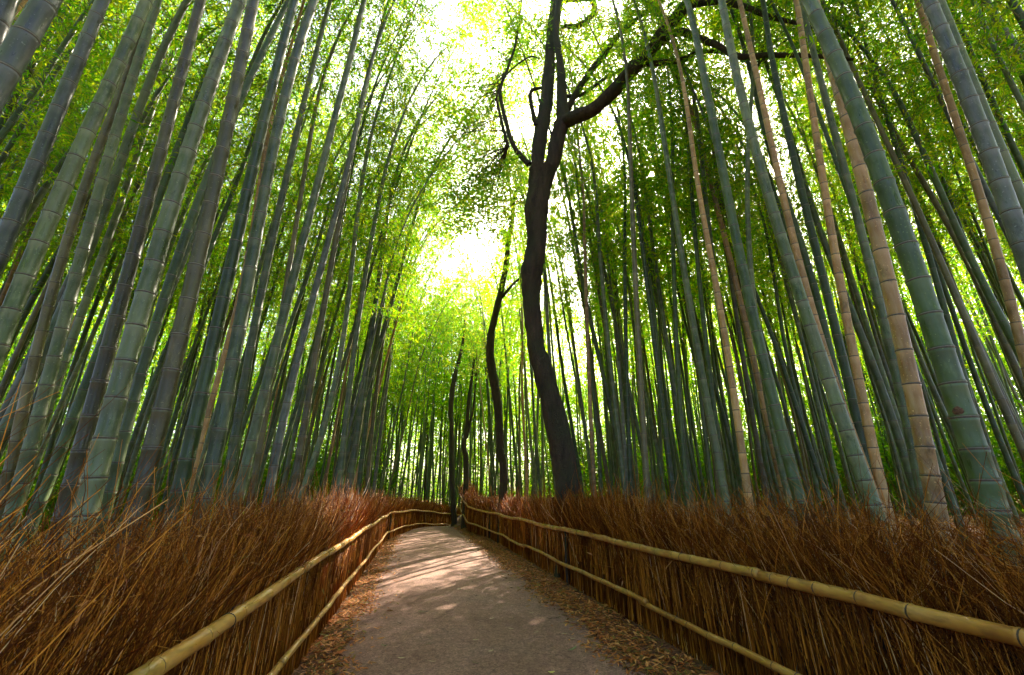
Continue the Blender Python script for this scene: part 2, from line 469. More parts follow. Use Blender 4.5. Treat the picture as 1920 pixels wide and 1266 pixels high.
class Crown: pass
def make_crown(seed, nod, nleaf=1.0, H=H_STD, zc=Z_CROWN, spread=1.0):
    rng = np.random.default_rng(seed)
    c = Crown(); c.nod = nod
    def curve(z):
        s = max(0.0, (z / H - 0.5) / 0.5)
        x = nod * s ** 2.2
        drop = 0.16 * nod * s ** 3
        return np.array([x, 0.05 * math.sin(z * 0.9 + seed), z - drop])
    c.curve = curve
    bases, dirs, Ls = [], [], []
    z = zc; side = rng.uniform(0, 6.28)
    twP, twR = [], []
    while z < H:
        f = (z - zc) / (H - zc)
        side += math.pi + rng.uniform(-0.6, 0.6)
        for b in range(2):
            if rng.uniform() < 0.12: continue
            az = side + (b * 0.9 - 0.45) + rng.uniform(-0.35, 0.35)
            length = spread * (0.75 + 1.15 * math.sin(math.pi * min(1, 0.15 + f * 0.9)) ** 0.8) * rng.uniform(0.6, 1.25) * (1 - 0.45 * f)
            el = rng.uniform(0.35, 0.95)
            p0 = curve(z)
            n = 7
            pts = []
            for i in range(n):
                t = i / (n - 1)
                h = length * (math.cos(el) * t + 0.10 * t * t)
                v = length * (math.sin(el) * t - 0.62 * t * t)
                pts.append(p0 + np.array([math.cos(az) * h, math.sin(az) * h, v]))
            pts = np.array(pts)
            twP.append(pts); twR.append(np.linspace(0.008, 0.002, n))
            ncl = int(8.5 * nleaf * (0.6 + length * 0.45))
            for q in range(ncl):
                t = rng.uniform(0.22, 1.0)
                ip = t * (n - 1); a = int(min(ip, n - 2)); fr = ip - a
                c0 = pts[a] * (1 - fr) + pts[a + 1] * fr
                tw = rng.normal(0, 1, 3) * np.array([1, 1, 0.6]); tw /= np.linalg.norm(tw)
                ln = rng.uniform(0.10, 0.42) * (1.1 - 0.4 * t)
                cend = c0 + tw * ln + np.array([0, 0, -0.10 * ln])
                if q % 2 == 0:
                    midp = (c0 + cend) / 2 + np.array([0, 0, 0.03])
                    twP.append(np.stack([c0 + (midp - c0) * k for k in np.linspace(0, 1, 4)] + [midp + (cend - midp) * k for k in np.linspace(1 / 3, 1, 3)]))
                    twR.append(np.linspace(0.0028, 0.0012, n))
                for l in range(rng.integers(5, 11)):
                    bases.append(cend + rng.normal(0, 0.05, 3))
                    d = tw * 0.7 + rng.normal(0, 0.55, 3) + np.array([0, 0, -0.35]); d /= np.linalg.norm(d)
                    dirs.append(d); Ls.append(rng.uniform(0.09, 0.165))
        z += rng.uniform(0.24, 0.40) * (1 - 0.2 * f)
    B = np.array(bases); D = np.array(dirs); L = np.array(Ls)
    c.leaves = leaf_verts(B, D, L, L * rng.uniform(0.16, 0.26, len(L)), rng=rng)
    c.twV, c.twQ = bulk_tubes(np.array(twP), np.array(twR), 3)
    c.mesh = crown_mesh("bamboo_foliage", c, c.leaves)
    c.culms = {}
    return c
def crown_mesh(name, c, leaves, extra_mats=None):
    n = len(leaves)
    Ql = np.arange(n * 4).reshape(n, 4)
    V, Q, M = merge([(leaves, Ql, 0), (c.twV, c.twQ, 1)])
    return mesh_np(name, V, Q, [M_LEAF, M_TWIG], M, smooth=False)
CROWNS = [make_crown(100 + i, nod) for i, nod in enumerate([0.6, 1.2, 1.8, 2.6, 3.4, 0.9, 2.1, 3.0])]

HIGH = [make_crown(140 + i, nod, zc=10.4) for i, nod in enumerate([0.8, 1.6, 2.4, 1.2])]

# light corridors: openings in the canopy through which the sun reaches the ground
def on_ground(px, py, z=0.0):
    r = ray(px, py); t = (z - CAM_H) / r[2]
    return np.array([0, 0, CAM_H]) + r * t
CORR = []
for px, py, z, r in [(800, 1080, 0, .34), (870, 1062, 0, .30), (745, 1092, 0, .22), (680, 1002, 0.0, .3), (835, 1145, 0, .10), (850, 1163, 0, .08), (935, 1132, 0, .12),
                     (832, 1105, 0, .12), (760, 1035, 0, .12), (720, 1085, 0, .16), (790, 1000, 0, .16), (830, 1000, 0, .16), (940, 940, 1.4, .35)]:
    if z > 0.5:
        r_ = ray(px, py); P = np.array([0, 0, CAM_H]) + r_ * 0.0175
    else: P = on_ground(px, py, z)
    CORR.append((P, r))
# the glowing stretch of the left fence
for vv in np.arange(6.2, 9.3, 0.45):
    x_, y_ = xy_of(-1.9, vv); CORR.append((np.array([x_, y_, 1.05]), 0.42))
CORR.append((np.array([0, 0, CAM_H]), 0.10))
for vv in np.arange(14.6, 16.4, 0.45):
    x_, y_ = xy_of(2.15, vv); CORR.append((np.array([x_, y_, 1.5]), 0.36))
SUNV = np.array(SUN)
def keep_mask(W):
    k = np.ones(len(W), bool)
    for P, r in CORR:
        d = W - P
        a = d @ SUNV
        perp = np.linalg.norm(d - a[:, None] * SUNV, axis=1)
        k &= ~((perp < r) & (a > 0.6))
    return k

PLANTS = []   # (foliage object, crown)
def mat_np(m): return np.array(m)

# ---- traced foreground culms: (points (px,py) low -> high, apparent width px at first point, diameter m, colour, label)
HERO = [
 ([(0,150),(88,0)], 78, .15, 'blue', "huge blue grey bamboo culm crossing the top left corner of the view"),
 ([(-40,130),(8,0)], 70, .15, 'blue', "blue grey bamboo culm cut off by the top left corner behind the hugest one"),
 ([(0,470),(53,339),(96,240),(152,99),(193,0)], 44, .125, 'blue', "thick blotched blue grey culm at the left edge with reddish nodes"),
 ([(10,607),(40,546),(81,440),(119,344),(157,268),(195,177),(237,91),(275,0)], 46, .13, 'grey', "thick pale grey green culm running from the left edge to the top left"),
 ([(35,929),(50,858),(71,788),(91,717),(116,607),(142,516),(167,445),(202,303),(248,142),(283,45)], 33, .12, 'grey', "grey green culm just right of the thick pale one at the left edge"),
 ([(25,858),(45,767),(66,656),(101,546),(136,420),(177,303),(200,238)], 27, .10, 'brown', "dark brown culm with a sunlit red rim at the left edge"),
 ([(136,904),(152,843),(172,767),(192,702),(217,597),(243,505),(283,354),(303,283),(323,202),(349,101),(377,0)], 36, .12, 'brown', "brown grey culm left of the mossy pale green one"),
 ([(147,1005),(172,929),(197,828),(227,722),(253,622),(278,531),(303,440),(331,354),(354,278),(384,197),(409,121),(430,56),(450,0)], 48, .145, 'grey', "thickest pale mossy green culm of the left grove with bold rings"),
 ([(258,955),(273,889),(288,823),(313,742),(334,656),(364,505),(384,430),(399,364),(430,215),(445,157),(460,76),(475,0)], 40, .13, 'brown', "broad brownish culm right of the thickest pale green one on the left"),
 ([(217,869),(243,793),(258,727),(278,651),(293,602),(329,505),(354,425),(389,334),(420,253),(465,157),(500,86),(541,0)], 25, .10, 'green', "curving dark green culm that leans right across its neighbours"),
 ([(323,980),(344,889),(364,803),(384,712),(402,646),(432,500),(457,384),(485,273),(511,167),(533,66),(553,0)], 32, .12, 'green', "green culm with pale rings standing low in the left hedge"),
 ([(380,955),(389,909),(404,843),(425,752),(445,666),(460,546),(475,455),(495,354),(521,243),(546,147),(581,20)], 31, .12, 'grey', "straight grey culm left of centre with a smoky dark base"),
 ([(430,894),(445,803),(455,727),(467,666),(486,580),(498,505),(522,400)], 19, .11, 'grey', "narrow grey culm close behind the smoky based one"),
 ([(455,910),(470,838),(485,762),(510,666),(540,568),(561,490),(585,400),(601,310),(632,200),(660,100)], 21, .11, 'grey', "grey culm whose upper half leans over toward the path"),
 ([(452,1040),(470,939),(490,843),(505,727),(522,620),(540,520)], 13, .085, 'brown', "slim orange brown culm lit by sun low in the left hedge"),
 ([(500,955),(510,869),(531,793),(556,692),(585,562),(609,475),(630,400),(655,300)], 17, .11, 'blue', "pale blue grey culm leaning right above the left hedge"),
 ([(556,889),(566,818),(579,760),(597,640),(615,520),(639,400),(660,290)], 14, .11, 'brown', "straight dark brown culm right of the pale blue grey leaning one"),
 ([(590,880),(609,772),(630,670),(648,580),(663,490),(684,400),(706,202),(741,147),(787,101)], 12, .11, 'grey', "grey culm bowing far over the path with a drooping tip"),
 ([(640,870),(651,772),(663,670),(675,580),(687,490),(708,400),(722,320)], 12, .12, 'grey', "grey culm third from the path in the tight left row"),
 ([(660,880),(675,772),(690,670),(704,580),(714,490),(726,400),(740,300)], 13, .13, 'grey', "stout pale grey culm second from the path in the tight left row"),
 ([(678,870),(690,760),(702,670),(717,580),(732,490),(750,400)], 10, .11, 'green', "green culm at the path side of the tight left row"),
 ([(692,870),(702,760),(714,670),(729,580),(744,475),(764,400)], 8, .10, 'brown', "slim brown culm at the path side of the tight left row"),
 ([(708,860),(720,760),(738,640),(750,535),(765,454)], 7, .10, 'blue', "slim blue grey culm nearest the path in the left grove"),
 # right side
 ([(1877,980),(1856,939),(1831,864),(1806,783),(1780,702),(1755,640),(1715,505),(1695,445),(1664,354),(1634,273),(1609,212),(1578,142),(1548,76),(1518,0)], 58, .15, 'green', "huge green culm with a brown scar, thickest of the right grove"),
 ([(1760,955),(1740,879),(1722,803),(1705,717),(1695,640),(1679,581),(1654,485),(1634,394),(1614,313),(1588,238),(1571,167),(1550,80)], 37, .12, 'tan', "thick bright tan culm beside the huge scarred green one"),
 ([(1715,864),(1695,752),(1674,666),(1664,640),(1649,581),(1629,485),(1604,394),(1578,298),(1553,202),(1523,91),(1502,0)], 22, .11, 'grey', "grey green culm just left of the thick bright tan one"),
 ([(1920,470),(1897,404),(1866,318),(1836,243),(1806,157),(1770,66),(1740,0)], 46, .135, 'blue', "thick blue grey culm leaning in from the upper right edge"),
 ([(1912,640),(1892,556),(1866,455),(1836,364),(1806,273),(1778,187),(1750,86),(1720,0)], 23, .10, 'tan', "tan brown culm left of the thick blue grey one at the right edge"),
 ([(1850,860),(1820,760),(1785,640),(1770,581),(1745,480),(1715,384),(1684,288),(1654,192),(1624,101),(1593,0)], 17, .10, 'green', "dark green culm hugging the right flank of the huge scarred one"),
 ([(1900,680),(1877,640),(1845,545),(1816,475),(1786,380),(1750,283),(1720,202),(1690,91)], 13, .085, 'green', "thin dark green culm crossing behind the tan brown one on the right"),
 ([(1907,293),(1871,212),(1841,147),(1811,76),(1780,0)], 18, .10, 'green', "dark culm right of the thick blue grey one near the top right"),
 ([(1920,147),(1887,76),(1854,0)], 18, .10, 'green', "dark green culm at the top right corner of the view"),
 ([(1482,879),(1467,803),(1437,702),(1416,626),(1396,521),(1379,430),(1356,324),(1336,217),(1310,101),(1290,0)], 24, .13, 'green', "long green culm whose top crosses the big tree limb"),
 ([(1624,904),(1593,828),(1573,768),(1548,702),(1523,627),(1497,546),(1472,460),(1447,379),(1422,303),(1396,212),(1373,96),(1353,0)], 30, .13, 'grey', "grey green culm with a blotched base left of the long tan one"),
 ([(1610,850),(1583,778),(1568,717),(1543,651),(1507,531),(1482,430),(1457,313),(1432,202),(1414,121)], 19, .10, 'tan', "long tan culm that emerges from behind the blotched grey green one"),
 ([(1629,889),(1614,808),(1593,727),(1571,641),(1548,536),(1523,430),(1497,344),(1472,238),(1452,116),(1427,0)], 21, .12, 'green', "dark green culm between the two long tan ones on the right"),
 ([(1660,940),(1644,879),(1629,803),(1614,727),(1593,636),(1563,455),(1543,329),(1518,177),(1497,20)], 21, .105, 'tan', "dull tan culm midway between the dark green one and the thick tan one"),
 ([(1352,880),(1342,830),(1324,772),(1303,625),(1285,520),(1267,400),(1242,227),(1221,116),(1206,0)], 15, .12, 'grey', "tall bowed grey culm passing right of the sun"),
 ([(1455,860),(1445,760),(1432,640),(1404,505),(1396,300),(1410,200),(1420,100)], 13, .10, 'grey', "grey culm that bends left then right at mid height"),
 ([(1165,860),(1153,772),(1138,625),(1129,520),(1120,400),(1110,222)], 10, .12, 'grey', "straight grey culm second right of the big dark tree"),
 ([(1172,860),(1165,730),(1156,640),(1144,535),(1128,400)], 7, .10, 'blue', "slim blue grey culm leaning left toward the big dark tree"),
 ([(1180,860),(1177,775),(1174,670),(1173,550),(1171,400),(1175,250)], 9, .11, 'green', "upright green culm just left of the reddish tan one"),
 ([(1211,878),(1204,772),(1197,640),(1191,520),(1186,400),(1181,253)], 12, .11, 'brown', "reddish tan culm standing straight below the sun"),
 ([(1255,870),(1243,772),(1225,610),(1210,520),(1197,400)], 11, .12, 'green', "green culm leaning left just right of the reddish tan one"),
 ([(1285,870),(1270,775),(1249,625),(1234,535),(1216,400)], 10, .12, 'grey', "grey culm leaning left two right of the reddish tan one"),
 ([(1282,870),(1276,760),(1266,580),(1261,445),(1262,330)], 10, .11, 'green', "upright dark green culm crossing behind the tall bowed grey one"),
 ([(1352,870),(1339,772),(1324,640),(1312,535),(1300,400),(1290,250)], 11, .11, 'green', "green culm right of the tall bowed grey one"),
 ([(1392,870),(1375,760),(1360,655),(1345,550),(1324,400),(1312,250)], 13, .12, 'grey', "grey culm left of the long green culm that crosses the tree limb"),
 ([(1425,880),(1410,772),(1395,660),(1380,565),(1366,520),(1351,400),(1335,250)], 11, .11, 'brown', "brownish culm hidden half behind the long green one"),
 ([(1112,870),(1107,772),(1099,580),(1096,400),(1093,260)], 8, .10, 'tan', "thin tan culm nearest right of the big dark tree"),
 ([(1042,870),(1037,772),(1030,670),(1020,490),(1012,380)], 8, .12, 'blue', "pale culm seen close behind the big dark tree"),
]

def hero_bamboo(spec, idx):
    pts, wpx, D, colr, label = spec
    px0, py0 = pts[0]
    r0 = ray(px0, py0)
    rad = np.array([r0[0], r0[1], 0]); rn = np.linalg.norm(rad); rad /= rn
    tan_ = np.array([rad[1], -rad[0], 0])
    a = np.array(pts[0], float); b = np.array(pts[1], float)
    d2 = (b - a) / np.linalg.norm(b - a); perp = np.array([-d2[1], d2[0]])
    # distance so that a cylinder of diameter D covers wpx horizontally (width given along x)
    lo, hi = 0.4, 60.0
    wperp = wpx * abs(perp[0])
    def wid(Rr):
        P = r0 * (Rr / rn) + np.array([0, 0, CAM_H])
        return abs((project(P + tan_ * D / 2) - project(P - tan_ * D / 2)) @ perp)
    for _ in range(50):
        m = (lo + hi) / 2
        if wid(m) > wperp: lo = m
        else: hi = m
    R = (lo + hi) / 2
    # keep clear of the fences
    for _ in range(40):
        P = r0 * (R / rn)
        u, v = uv_of(P[0], P[1])
        if (P[0] < 0 and u > -2.25 and v < 26) or (P[0] > 0 and u < 2.75 and px0 > 1000): R *= 1.04
        else: break
    scale_d = R / ((lo + hi) / 2); D = D * scale_d
    W = []
    for (x, y) in pts:
        r = ray(x, y)
        t = R / (r @ rad)
        W.append(r * t + np.array([0, 0, CAM_H]))
    W = np.array(W)
    z = W[:, 2]; o = np.argsort(z); W = W[o]; z = z[o]
    # lateral offset along tan_ as a smooth function of z
    lat = W @ tan_
    deg = 1 if len(z) < 4 else (2 if len(z) < 8 else 3)
    co = np.polyfit(z, lat, deg); 
    zlo, zhi = z[0], z[-1]
    dco = np.polyder(co)
    def latf(q):
        if q < zlo: return np.polyval(co, zlo) + np.polyval(dco, zlo) * (q - zlo) * 0.9
        if q > zhi: return np.polyval(co, zhi) + float(np.clip(np.polyval(dco, zhi) * 0.7, -0.09, 0.09)) * (q - zhi)
        return np.polyval(co, q)
    def pos(q):
        return rad * R + tan_ * latf(q) + np.array([0, 0, q])
    base_xy = pos(0.0)
    gz = float(ground_z(base_xy[0], base_xy[1]))
    base = pos(gz)
    cr = HIGH[idx % 4] if R < 9.6 else CROWNS[idx % 8]
    s = random.uniform(0.95, 1.1)
    Hh = H_STD * s
    zc = max(Z_CROWN * s - 0.6, zhi - gz if zhi < 9.5 else 9.0)     # join height above the ground
    zc = min(zc, Hh * 0.6)
    Pj = pos(gz + zc)
    tang = pos(gz + zc + 0.2) - pos(gz + zc - 0.2); tang /= np.linalg.norm(tang)
    if tang[2] < 0.86:
        tang = tang + np.array([0, 0, 0.9]); tang /= np.linalg.norm(tang)
    q = Vector((0, 0, 1)).rotation_difference(Vector(tang))
    nodaz = math.atan2(-NV[1], -NV[0]) if base[0] > 0.7 else math.atan2(NV[1], NV[0])
    nodaz += random.uniform(-0.7, 0.7)
    M = q.to_matrix() @ Matrix.Rotation(nodaz, 3, 'Z') * s
    Mn = np.array(M)
    off = Mn @ cr.curve(zc / s)
    basev = Vector(base)
    def curve(zz):
        if zz <= zc: return pos(gz + zz) - base
        return (Mn @ cr.curve(zz / s)) - off + Pj - base
    e = empty("bamboo", base)
    tag(e, label, "bamboo", "tall bamboo culms close to the path")
    me = culm_mesh("culm", curve, Hh, D / 2 / (1 - 0.28 * 0.12), M_CULM[colr], 20 if R < 6 else 12, maxlen=0.33 if D > .11 else 0.30)
    c = obj("culm", me, e)
    f = obj("foliage", cr.mesh, e)
    T = Matrix.Translation(Vector(Pj - base - off)) @ M.to_4x4()
    f.matrix_local = T
    PLANTS.append((f, cr, e))
    return e, curve, D, R, base
hero_xy = []
SCAR = None
for i, h in enumerate(HERO):
    e, cv, D, R, base = hero_bamboo(h, i)
    hero_xy.append((base[0], base[1], R))
    if "scar" in h[4] and "huge green" in h[4]:
        # knocked-out patch of bark on the camera side of the culm
        r = ray(1798, 770); rr = ray(*h[0][0]); rad = np.array([rr[0], rr[1], 0]); rad /= np.linalg.norm(rad)
        P = r * ((R - D * 0.545) / (r @ rad)) + np.array([0, 0, CAM_H])
        tn = np.array([rad[1], -rad[0], 0])
        nseg = 16; ctr = P - base; Vs = [ctr - rad * 0.003]; fr = random.Random(3)
        outer = []
        for ring_, rf in ((0.55, 0), (1.0, 1)):
            for a_ in range(nseg):
                th = a_ / nseg * 2 * math.pi
                rr_ = 0.030 * ring_ * fr.uniform(0.8, 1.2)
                du, dz = math.cos(th) * rr_ * 1.25, math.sin(th) * rr_
                dep = (D / 2) - math.sqrt(max(0, (D / 2) ** 2 - du * du))
                Vs.append(ctr + tn * du + np.array([0, 0, dz]) + rad * (dep + (0.004 * rf - 0.003 * fr.random())))
        Vs = np.array(Vs)
        tri = np.array([(0, 1 + a_, 1 + (a_ + 1) % nseg) for a_ in range(nseg)])
        qd = np.array([(1 + a_, 1 + nseg + a_, 1 + nseg + (a_ + 1) % nseg, 1 + (a_ + 1) % nseg) for a_ in range(nseg)])
        so = obj("scar", mesh_np("scar", Vs, [tri, qd], [M_SCAR], smooth=False), e)

# ---- growing grove: individuals up to about 17 m, each thing > culm, foliage
def in_shaft(x, y):
    """True where a culm would stand in the low part of one of the sun openings"""
    h = SUNV[:2] / np.linalg.norm(SUNV[:2]); te = math.tan(SUN_EL)
    for P, r in CORR:
        if r < 0.29: continue
        d = np.array([x, y]) - P[:2]; a = d @ h
        if 0.8 < a < 21 and abs(d[0] * h[1] - d[1] * h[0]) < r * 0.8: return True
    return False
CULM_COLS = ['grey', 'green', 'grey', 'green', 'blue', 'green', 'brown', 'grey', 'green', 'grey', 'green', 'green', 'tan', 'grey']
def variant_culm(cr, colr, rsz):
    key = (colr, rsz)
    if key not in cr.culms:
        cr.culms[key] = culm_mesh("culm", cr.curve, H_STD, rsz / 2, M_CULM[colr], 10, rng=random.Random(len(cr.culms) + 5))
    return cr.culms[key]
ZONES = [(-70, -44, "at the left edge"), (-44, -34, "behind the near left hedge"), (-34, -24, "in the middle of the left grove"),
         (-24, -12, "in the left row along the path"), (-12, 4, "around the path end"),
         (4, 14, "just right of the big forked tree"), (14, 22, "below the sun gap"), (22, 30, "under the big tree limb"),
         (30, 38, "behind the long tan culms"), (38, 70, "at the right edge")]
COLNAME = {'grey': 'grey green', 'green': 'dark green', 'blue': 'blue grey', 'brown': 'brownish', 'tan': 'dry tan'}
LABEL_LATER = {}
ORD = ["first", "second", "third", "fourth", "fifth", "sixth", "seventh", "eighth", "ninth", "tenth", "eleventh", "twelfth", "thirteenth", "fourteenth", "fifteenth"]
def number_labels(table):
    for g, items in table.items():
        items.sort(key=lambda t: t[0])
        for i_, (_, o_) in enumerate(items):
            if len(items) == 1: o_["label"] = "lone " + g.replace("culms", "culm").replace("leaves", "leaf").replace("tiny", "tiny")
            else: o_["label"] = f"{ORD[min(i_, 14)]} from left of the {g}"
pts = list(hero_xy)
N_IND = 292 - len(HERO)
cands = []
rs = random.Random(21)
tries = 0
EDGE = {}
for (u_, v_) in [(-2.9, 12.2), (-2.7, 14.0), (-3.0, 15.7), (-2.65, 17.6), (-2.9, 19.6), (-2.5, 21.8), (-2.4, 24.4), (-1.9, 27.6), (3.1, 19.5), (3.0, 22.0), (3.3, 24.5), (3.6, 27.0), (-2.75, 11.0), (-3.4, 17.0), (-3.3, 20.8), (-3.2, 23.2), (-2.9, 26.0), (3.9, 20.8)]:
    x, y = xy_of(u_, v_); rr = math.hypot(x, y); EDGE[(x, y)] = 1
    pts.append((x, y, rr)); cands.append((x, y, rr, math.degrees(math.atan2(x, y)), u_))
while len(cands) < N_IND and tries < 60000:
    tries += 1
    az = math.radians(rs.uniform(-62, 60))
    rr = math.sqrt(rs.uniform(6.2 ** 2, 19.5 ** 2))
    x, y = rr * math.sin(az), rr * math.cos(az)
    u, v = uv_of(x, y)
    if -2.5 < u < 2.9: continue
    if rr < 7.5 and abs(math.degrees(az)) < 50 and rs.random() < 0.5: continue
    # sun shaft over the lit stretch of path
    md = 0.72 if rr < 12 else 0.62
    if any((x - a) ** 2 + (y - b) ** 2 < md * md for a, b, _ in pts): continue
    if (x - 1.25) ** 2 + (y - 9.6) ** 2 < 0.6: continue
    if rr < 10.5 and 2.5 < math.degrees(az) < 21: continue      # open ground in front of the forked tree
    if in_shaft(x, y) and rs.random() < 0.8: continue
    pts.append((x, y, rr)); cands.append((x, y, rr, math.degrees(az), u))
cands.sort(key=lambda c: c[2])
for n_, (x, y, rr, azd, u) in enumerate(cands):
    cr = HIGH[rs.randrange(4)] if (rr < 9.5 and 2 < azd < 45) else CROWNS[rs.randrange(8)]
    colr = CULM_COLS[rs.randrange(len(CULM_COLS))]
    rsz = rs.choice([.085, .10, .115, .125])
    e = empty("bamboo", (x, y, float(ground_z(x, y)) - 0.03))
    to_path = 1 if u < 0 else -1
    nodaz = math.atan2(NV[1] * to_path, NV[0] * to_path) + rs.gauss(0, 0.9)
    lk = 0.05 if (abs(u) < 5.5 and rr > 9) else 0.0
    if (x, y) in EDGE: lk = 0.085; cr = CROWNS[rs.choice([3, 4, 7])]; nodaz = math.atan2(NV[1] * to_path, NV[0] * to_path) + rs.gauss(0, 0.4)
    lean = Vector((NV[0] * to_path * (lk + rs.uniform(-0.02, 0.075)) + rs.gauss(0, .018), NV[1] * to_path * 0.04 + rs.gauss(0, 0.03), 1)).normalized()
    q = Vector((0, 0, 1)).rotation_difference(lean) @ Quaternion((0, 0, 1), nodaz)
    e.rotation_mode = 'QUATERNION'; e.rotation_quaternion = q
    s = rs.uniform(0.82, 1.12); e.scale = (s, s, s)
    zone = next((z for z in ZONES if z[0] <= azd < z[1]), ZONES[-1])
    depth = "nearer" if rr < 11 else ("farther" if rr < 15.5 else "distant")
    tag(e, None, "bamboo", f"{depth} {COLNAME[colr]} culms {zone[2]}")
    LABEL_LATER.setdefault(e["group"], []).append((azd, e))
    obj("culm", variant_culm(cr, colr, rsz), e)
    f = obj("foliage", cr.mesh, e)
    PLANTS.append((f, cr, e))
number_labels(LABEL_LATER)
print("individual bamboos", len(HERO) + len(cands))

# prune crowns where the light comes through
bpy.context.view_layer.update()
npr = 0
for f, cr, e in PLANTS:
    Mw = np.array(f.matrix_world)
    C = cr.leaves.mean(1)
    W = C @ Mw[:3, :3].T + Mw[:3, 3]
    k = keep_mask(W)
    if (~k).sum() > 3:
        f.data = crown_mesh("bamboo_foliage", cr, cr.leaves[k]); npr += 1
print("pruned", npr)

# ---- the mass of bamboo beyond: one object
def far_grove():
    rng = np.random.default_rng(5)
    LV, TV = [], []
    Vc, Qc, Mc, oc = [], [], [], 0
    rl = random.Random(8)
    n = 0; tr = 0; P2 = []
    while n < 828 and tr < 40000:
        tr += 1
        if n < 600:
            az = math.radians(rl.uniform(-64, 60)); rr = math.sqrt(rl.uniform(18.5 ** 2, 42 ** 2))
            x, y = rr * math.sin(az), rr * math.cos(az)
        elif n < 680:
            x, y = xy_of(rl.uniform(-7, 7), rl.uniform(29.5, 40))
        elif n < 708:      # extra plants added sunward so their crowns shade the near path
            x, y = xy_of(rl.uniform(-1.5, 2.2), rl.uniform(-1, 8)); dd = rl.uniform(11, 21)
            x += math.sin(SUN_AZ) * dd; y += math.cos(SUN_AZ) * dd
        else:      # the same grove goes on beside and behind the camera
            az = math.radians(rl.uniform(64, 300)); rr = math.sqrt(rl.uniform(3.5 ** 2, 19 ** 2))
            x, y = rr * math.sin(az), rr * math.cos(az)
        u, v = uv_of(x, y)
        if v < 1.5 and abs(u) < 3.2: continue
        if -2.5 < u < 2.9 and v < 27: continue
        if v >= 27 and v < 37 and abs(u - float(path_center(np.array(v)))) < 2.1: continue
        if any((x - a) ** 2 + (y - b) ** 2 < 0.8 for a, b in P2[-150:]): continue
        if in_shaft(x, y) and rl.random() < 0.42: continue
        P2.append((x, y)); n += 1
        cr = CROWNS[rl.randrange(8)]
        s = rl.uniform(0.8, 1.12) if not (600 <= n - 1 < 680) else rl.uniform(1.05, 1.28); yaw = rl.uniform(0, 6.28)
        ln = Vector((rl.gauss(0, .035), rl.gauss(0, .035), 1)).normalized()
        M = np.array((Vector((0, 0, 1)).rotation_difference(ln) @ Quaternion((0, 0, 1), yaw)).to_matrix()) * s
        o = np.array([x, y, float(ground_z(x, y))])
        lv = cr.leaves[rng.random(len(cr.leaves)) < (0.42 if 600 <= n - 1 < 680 else 0.25)]
        c = lv.mean(1, keepdims=True)
        lv = c + (lv - c) * 1.75
        LV.append(lv.reshape(-1, 3) @ M.T + o)
        zz = np.linspace(-0.2, H_STD, 9)
        P = np.array([cr.curve(max(0, z)) + (0, 0, min(z, 0)) for z in zz]) @ M.T + o
        r = culm_radius(np.clip(zz, 0, None) / H_STD, rl.uniform(.045, .062)) * s
        V, Q, _ = tube(P, r, 6)
        Vc.append(V); Qc.append(Q + oc); oc += len(V)
        Mc.append(np.full(len(Q), rl.choice([1, 1, 2, 2, 2, 3])))
    L = np.concatenate(LV).reshape(-1, 4, 3)
    L = L[keep_mask(L.mean(1))]
    return L, np.concatenate(Vc), np.concatenate(Qc), np.concatenate(Mc)
L, Vc, Qc, Mc = far_grove()
V, Q, M = merge([(L, np.arange(len(L) * 4).reshape(-1, 4), 0), (Vc, Qc, Mc)])
far = obj("distant_bamboo_grove", mesh_np("distant_bamboo_grove", V, Q, [M_LEAF, M_CULM['grey'], M_CULM['green'], M_CULM['brown']], M))
a_ = far.data.attributes.new("tone", 'FLOAT', 'POINT'); a_.data.foreach_set("value", np.ones(len(V), np.float32))
tag(far, "dense mass of distant bamboo closing off the grove on all sides", "bamboo grove", kind='stuff')
print("far leaves", len(L))

# ---- leafy undergrowth and low branches far back, seen between the culms
def undergrowth():
    rng = np.random.default_rng(9)
    out = []
    for kx in range(3100):
        az = math.radians(rng.uniform(-66, 62)); rr = rng.uniform(27, 52)
        x, y = rr * math.sin(az), rr * math.cos(az); u, v = uv_of(x, y)
        if v < 37 and -3 < u < 8: continue
        h = rng.uniform(0.4, 11.5) if rr > 32 else rng.uniform(0.3, 3.5)
        g = float(ground_z(x, y))
        n = 190
        C = rng.normal(0, 1, (n, 3)) * np.array([0.85, 0.85, 0.6]) + np.array([x, y, g + h])
        C = C[C[:, 2] > g + 0.1]
        D = rng.normal(0, 1, (len(C), 3)) + np.array([0, 0, -0.4]); D /= np.linalg.norm(D, axis=1)[:, None]
        Ln = rng.uniform(0.20, 0.38, len(C))
        out.append(leaf_verts(C, D, Ln, Ln * 0.28, rng=rng))
    return np.concatenate(out)
U = undergrowth()
ug = obj("undergrowth", mesh_np("undergrowth", U.reshape(-1, 3), np.arange(len(U) * 4).reshape(-1, 4), [M_SHRUB], smooth=False))
tag(ug, "bright leafy undergrowth glowing between the far culms", "undergrowth", kind='stuff')
print("undergrowth leaves", len(U))

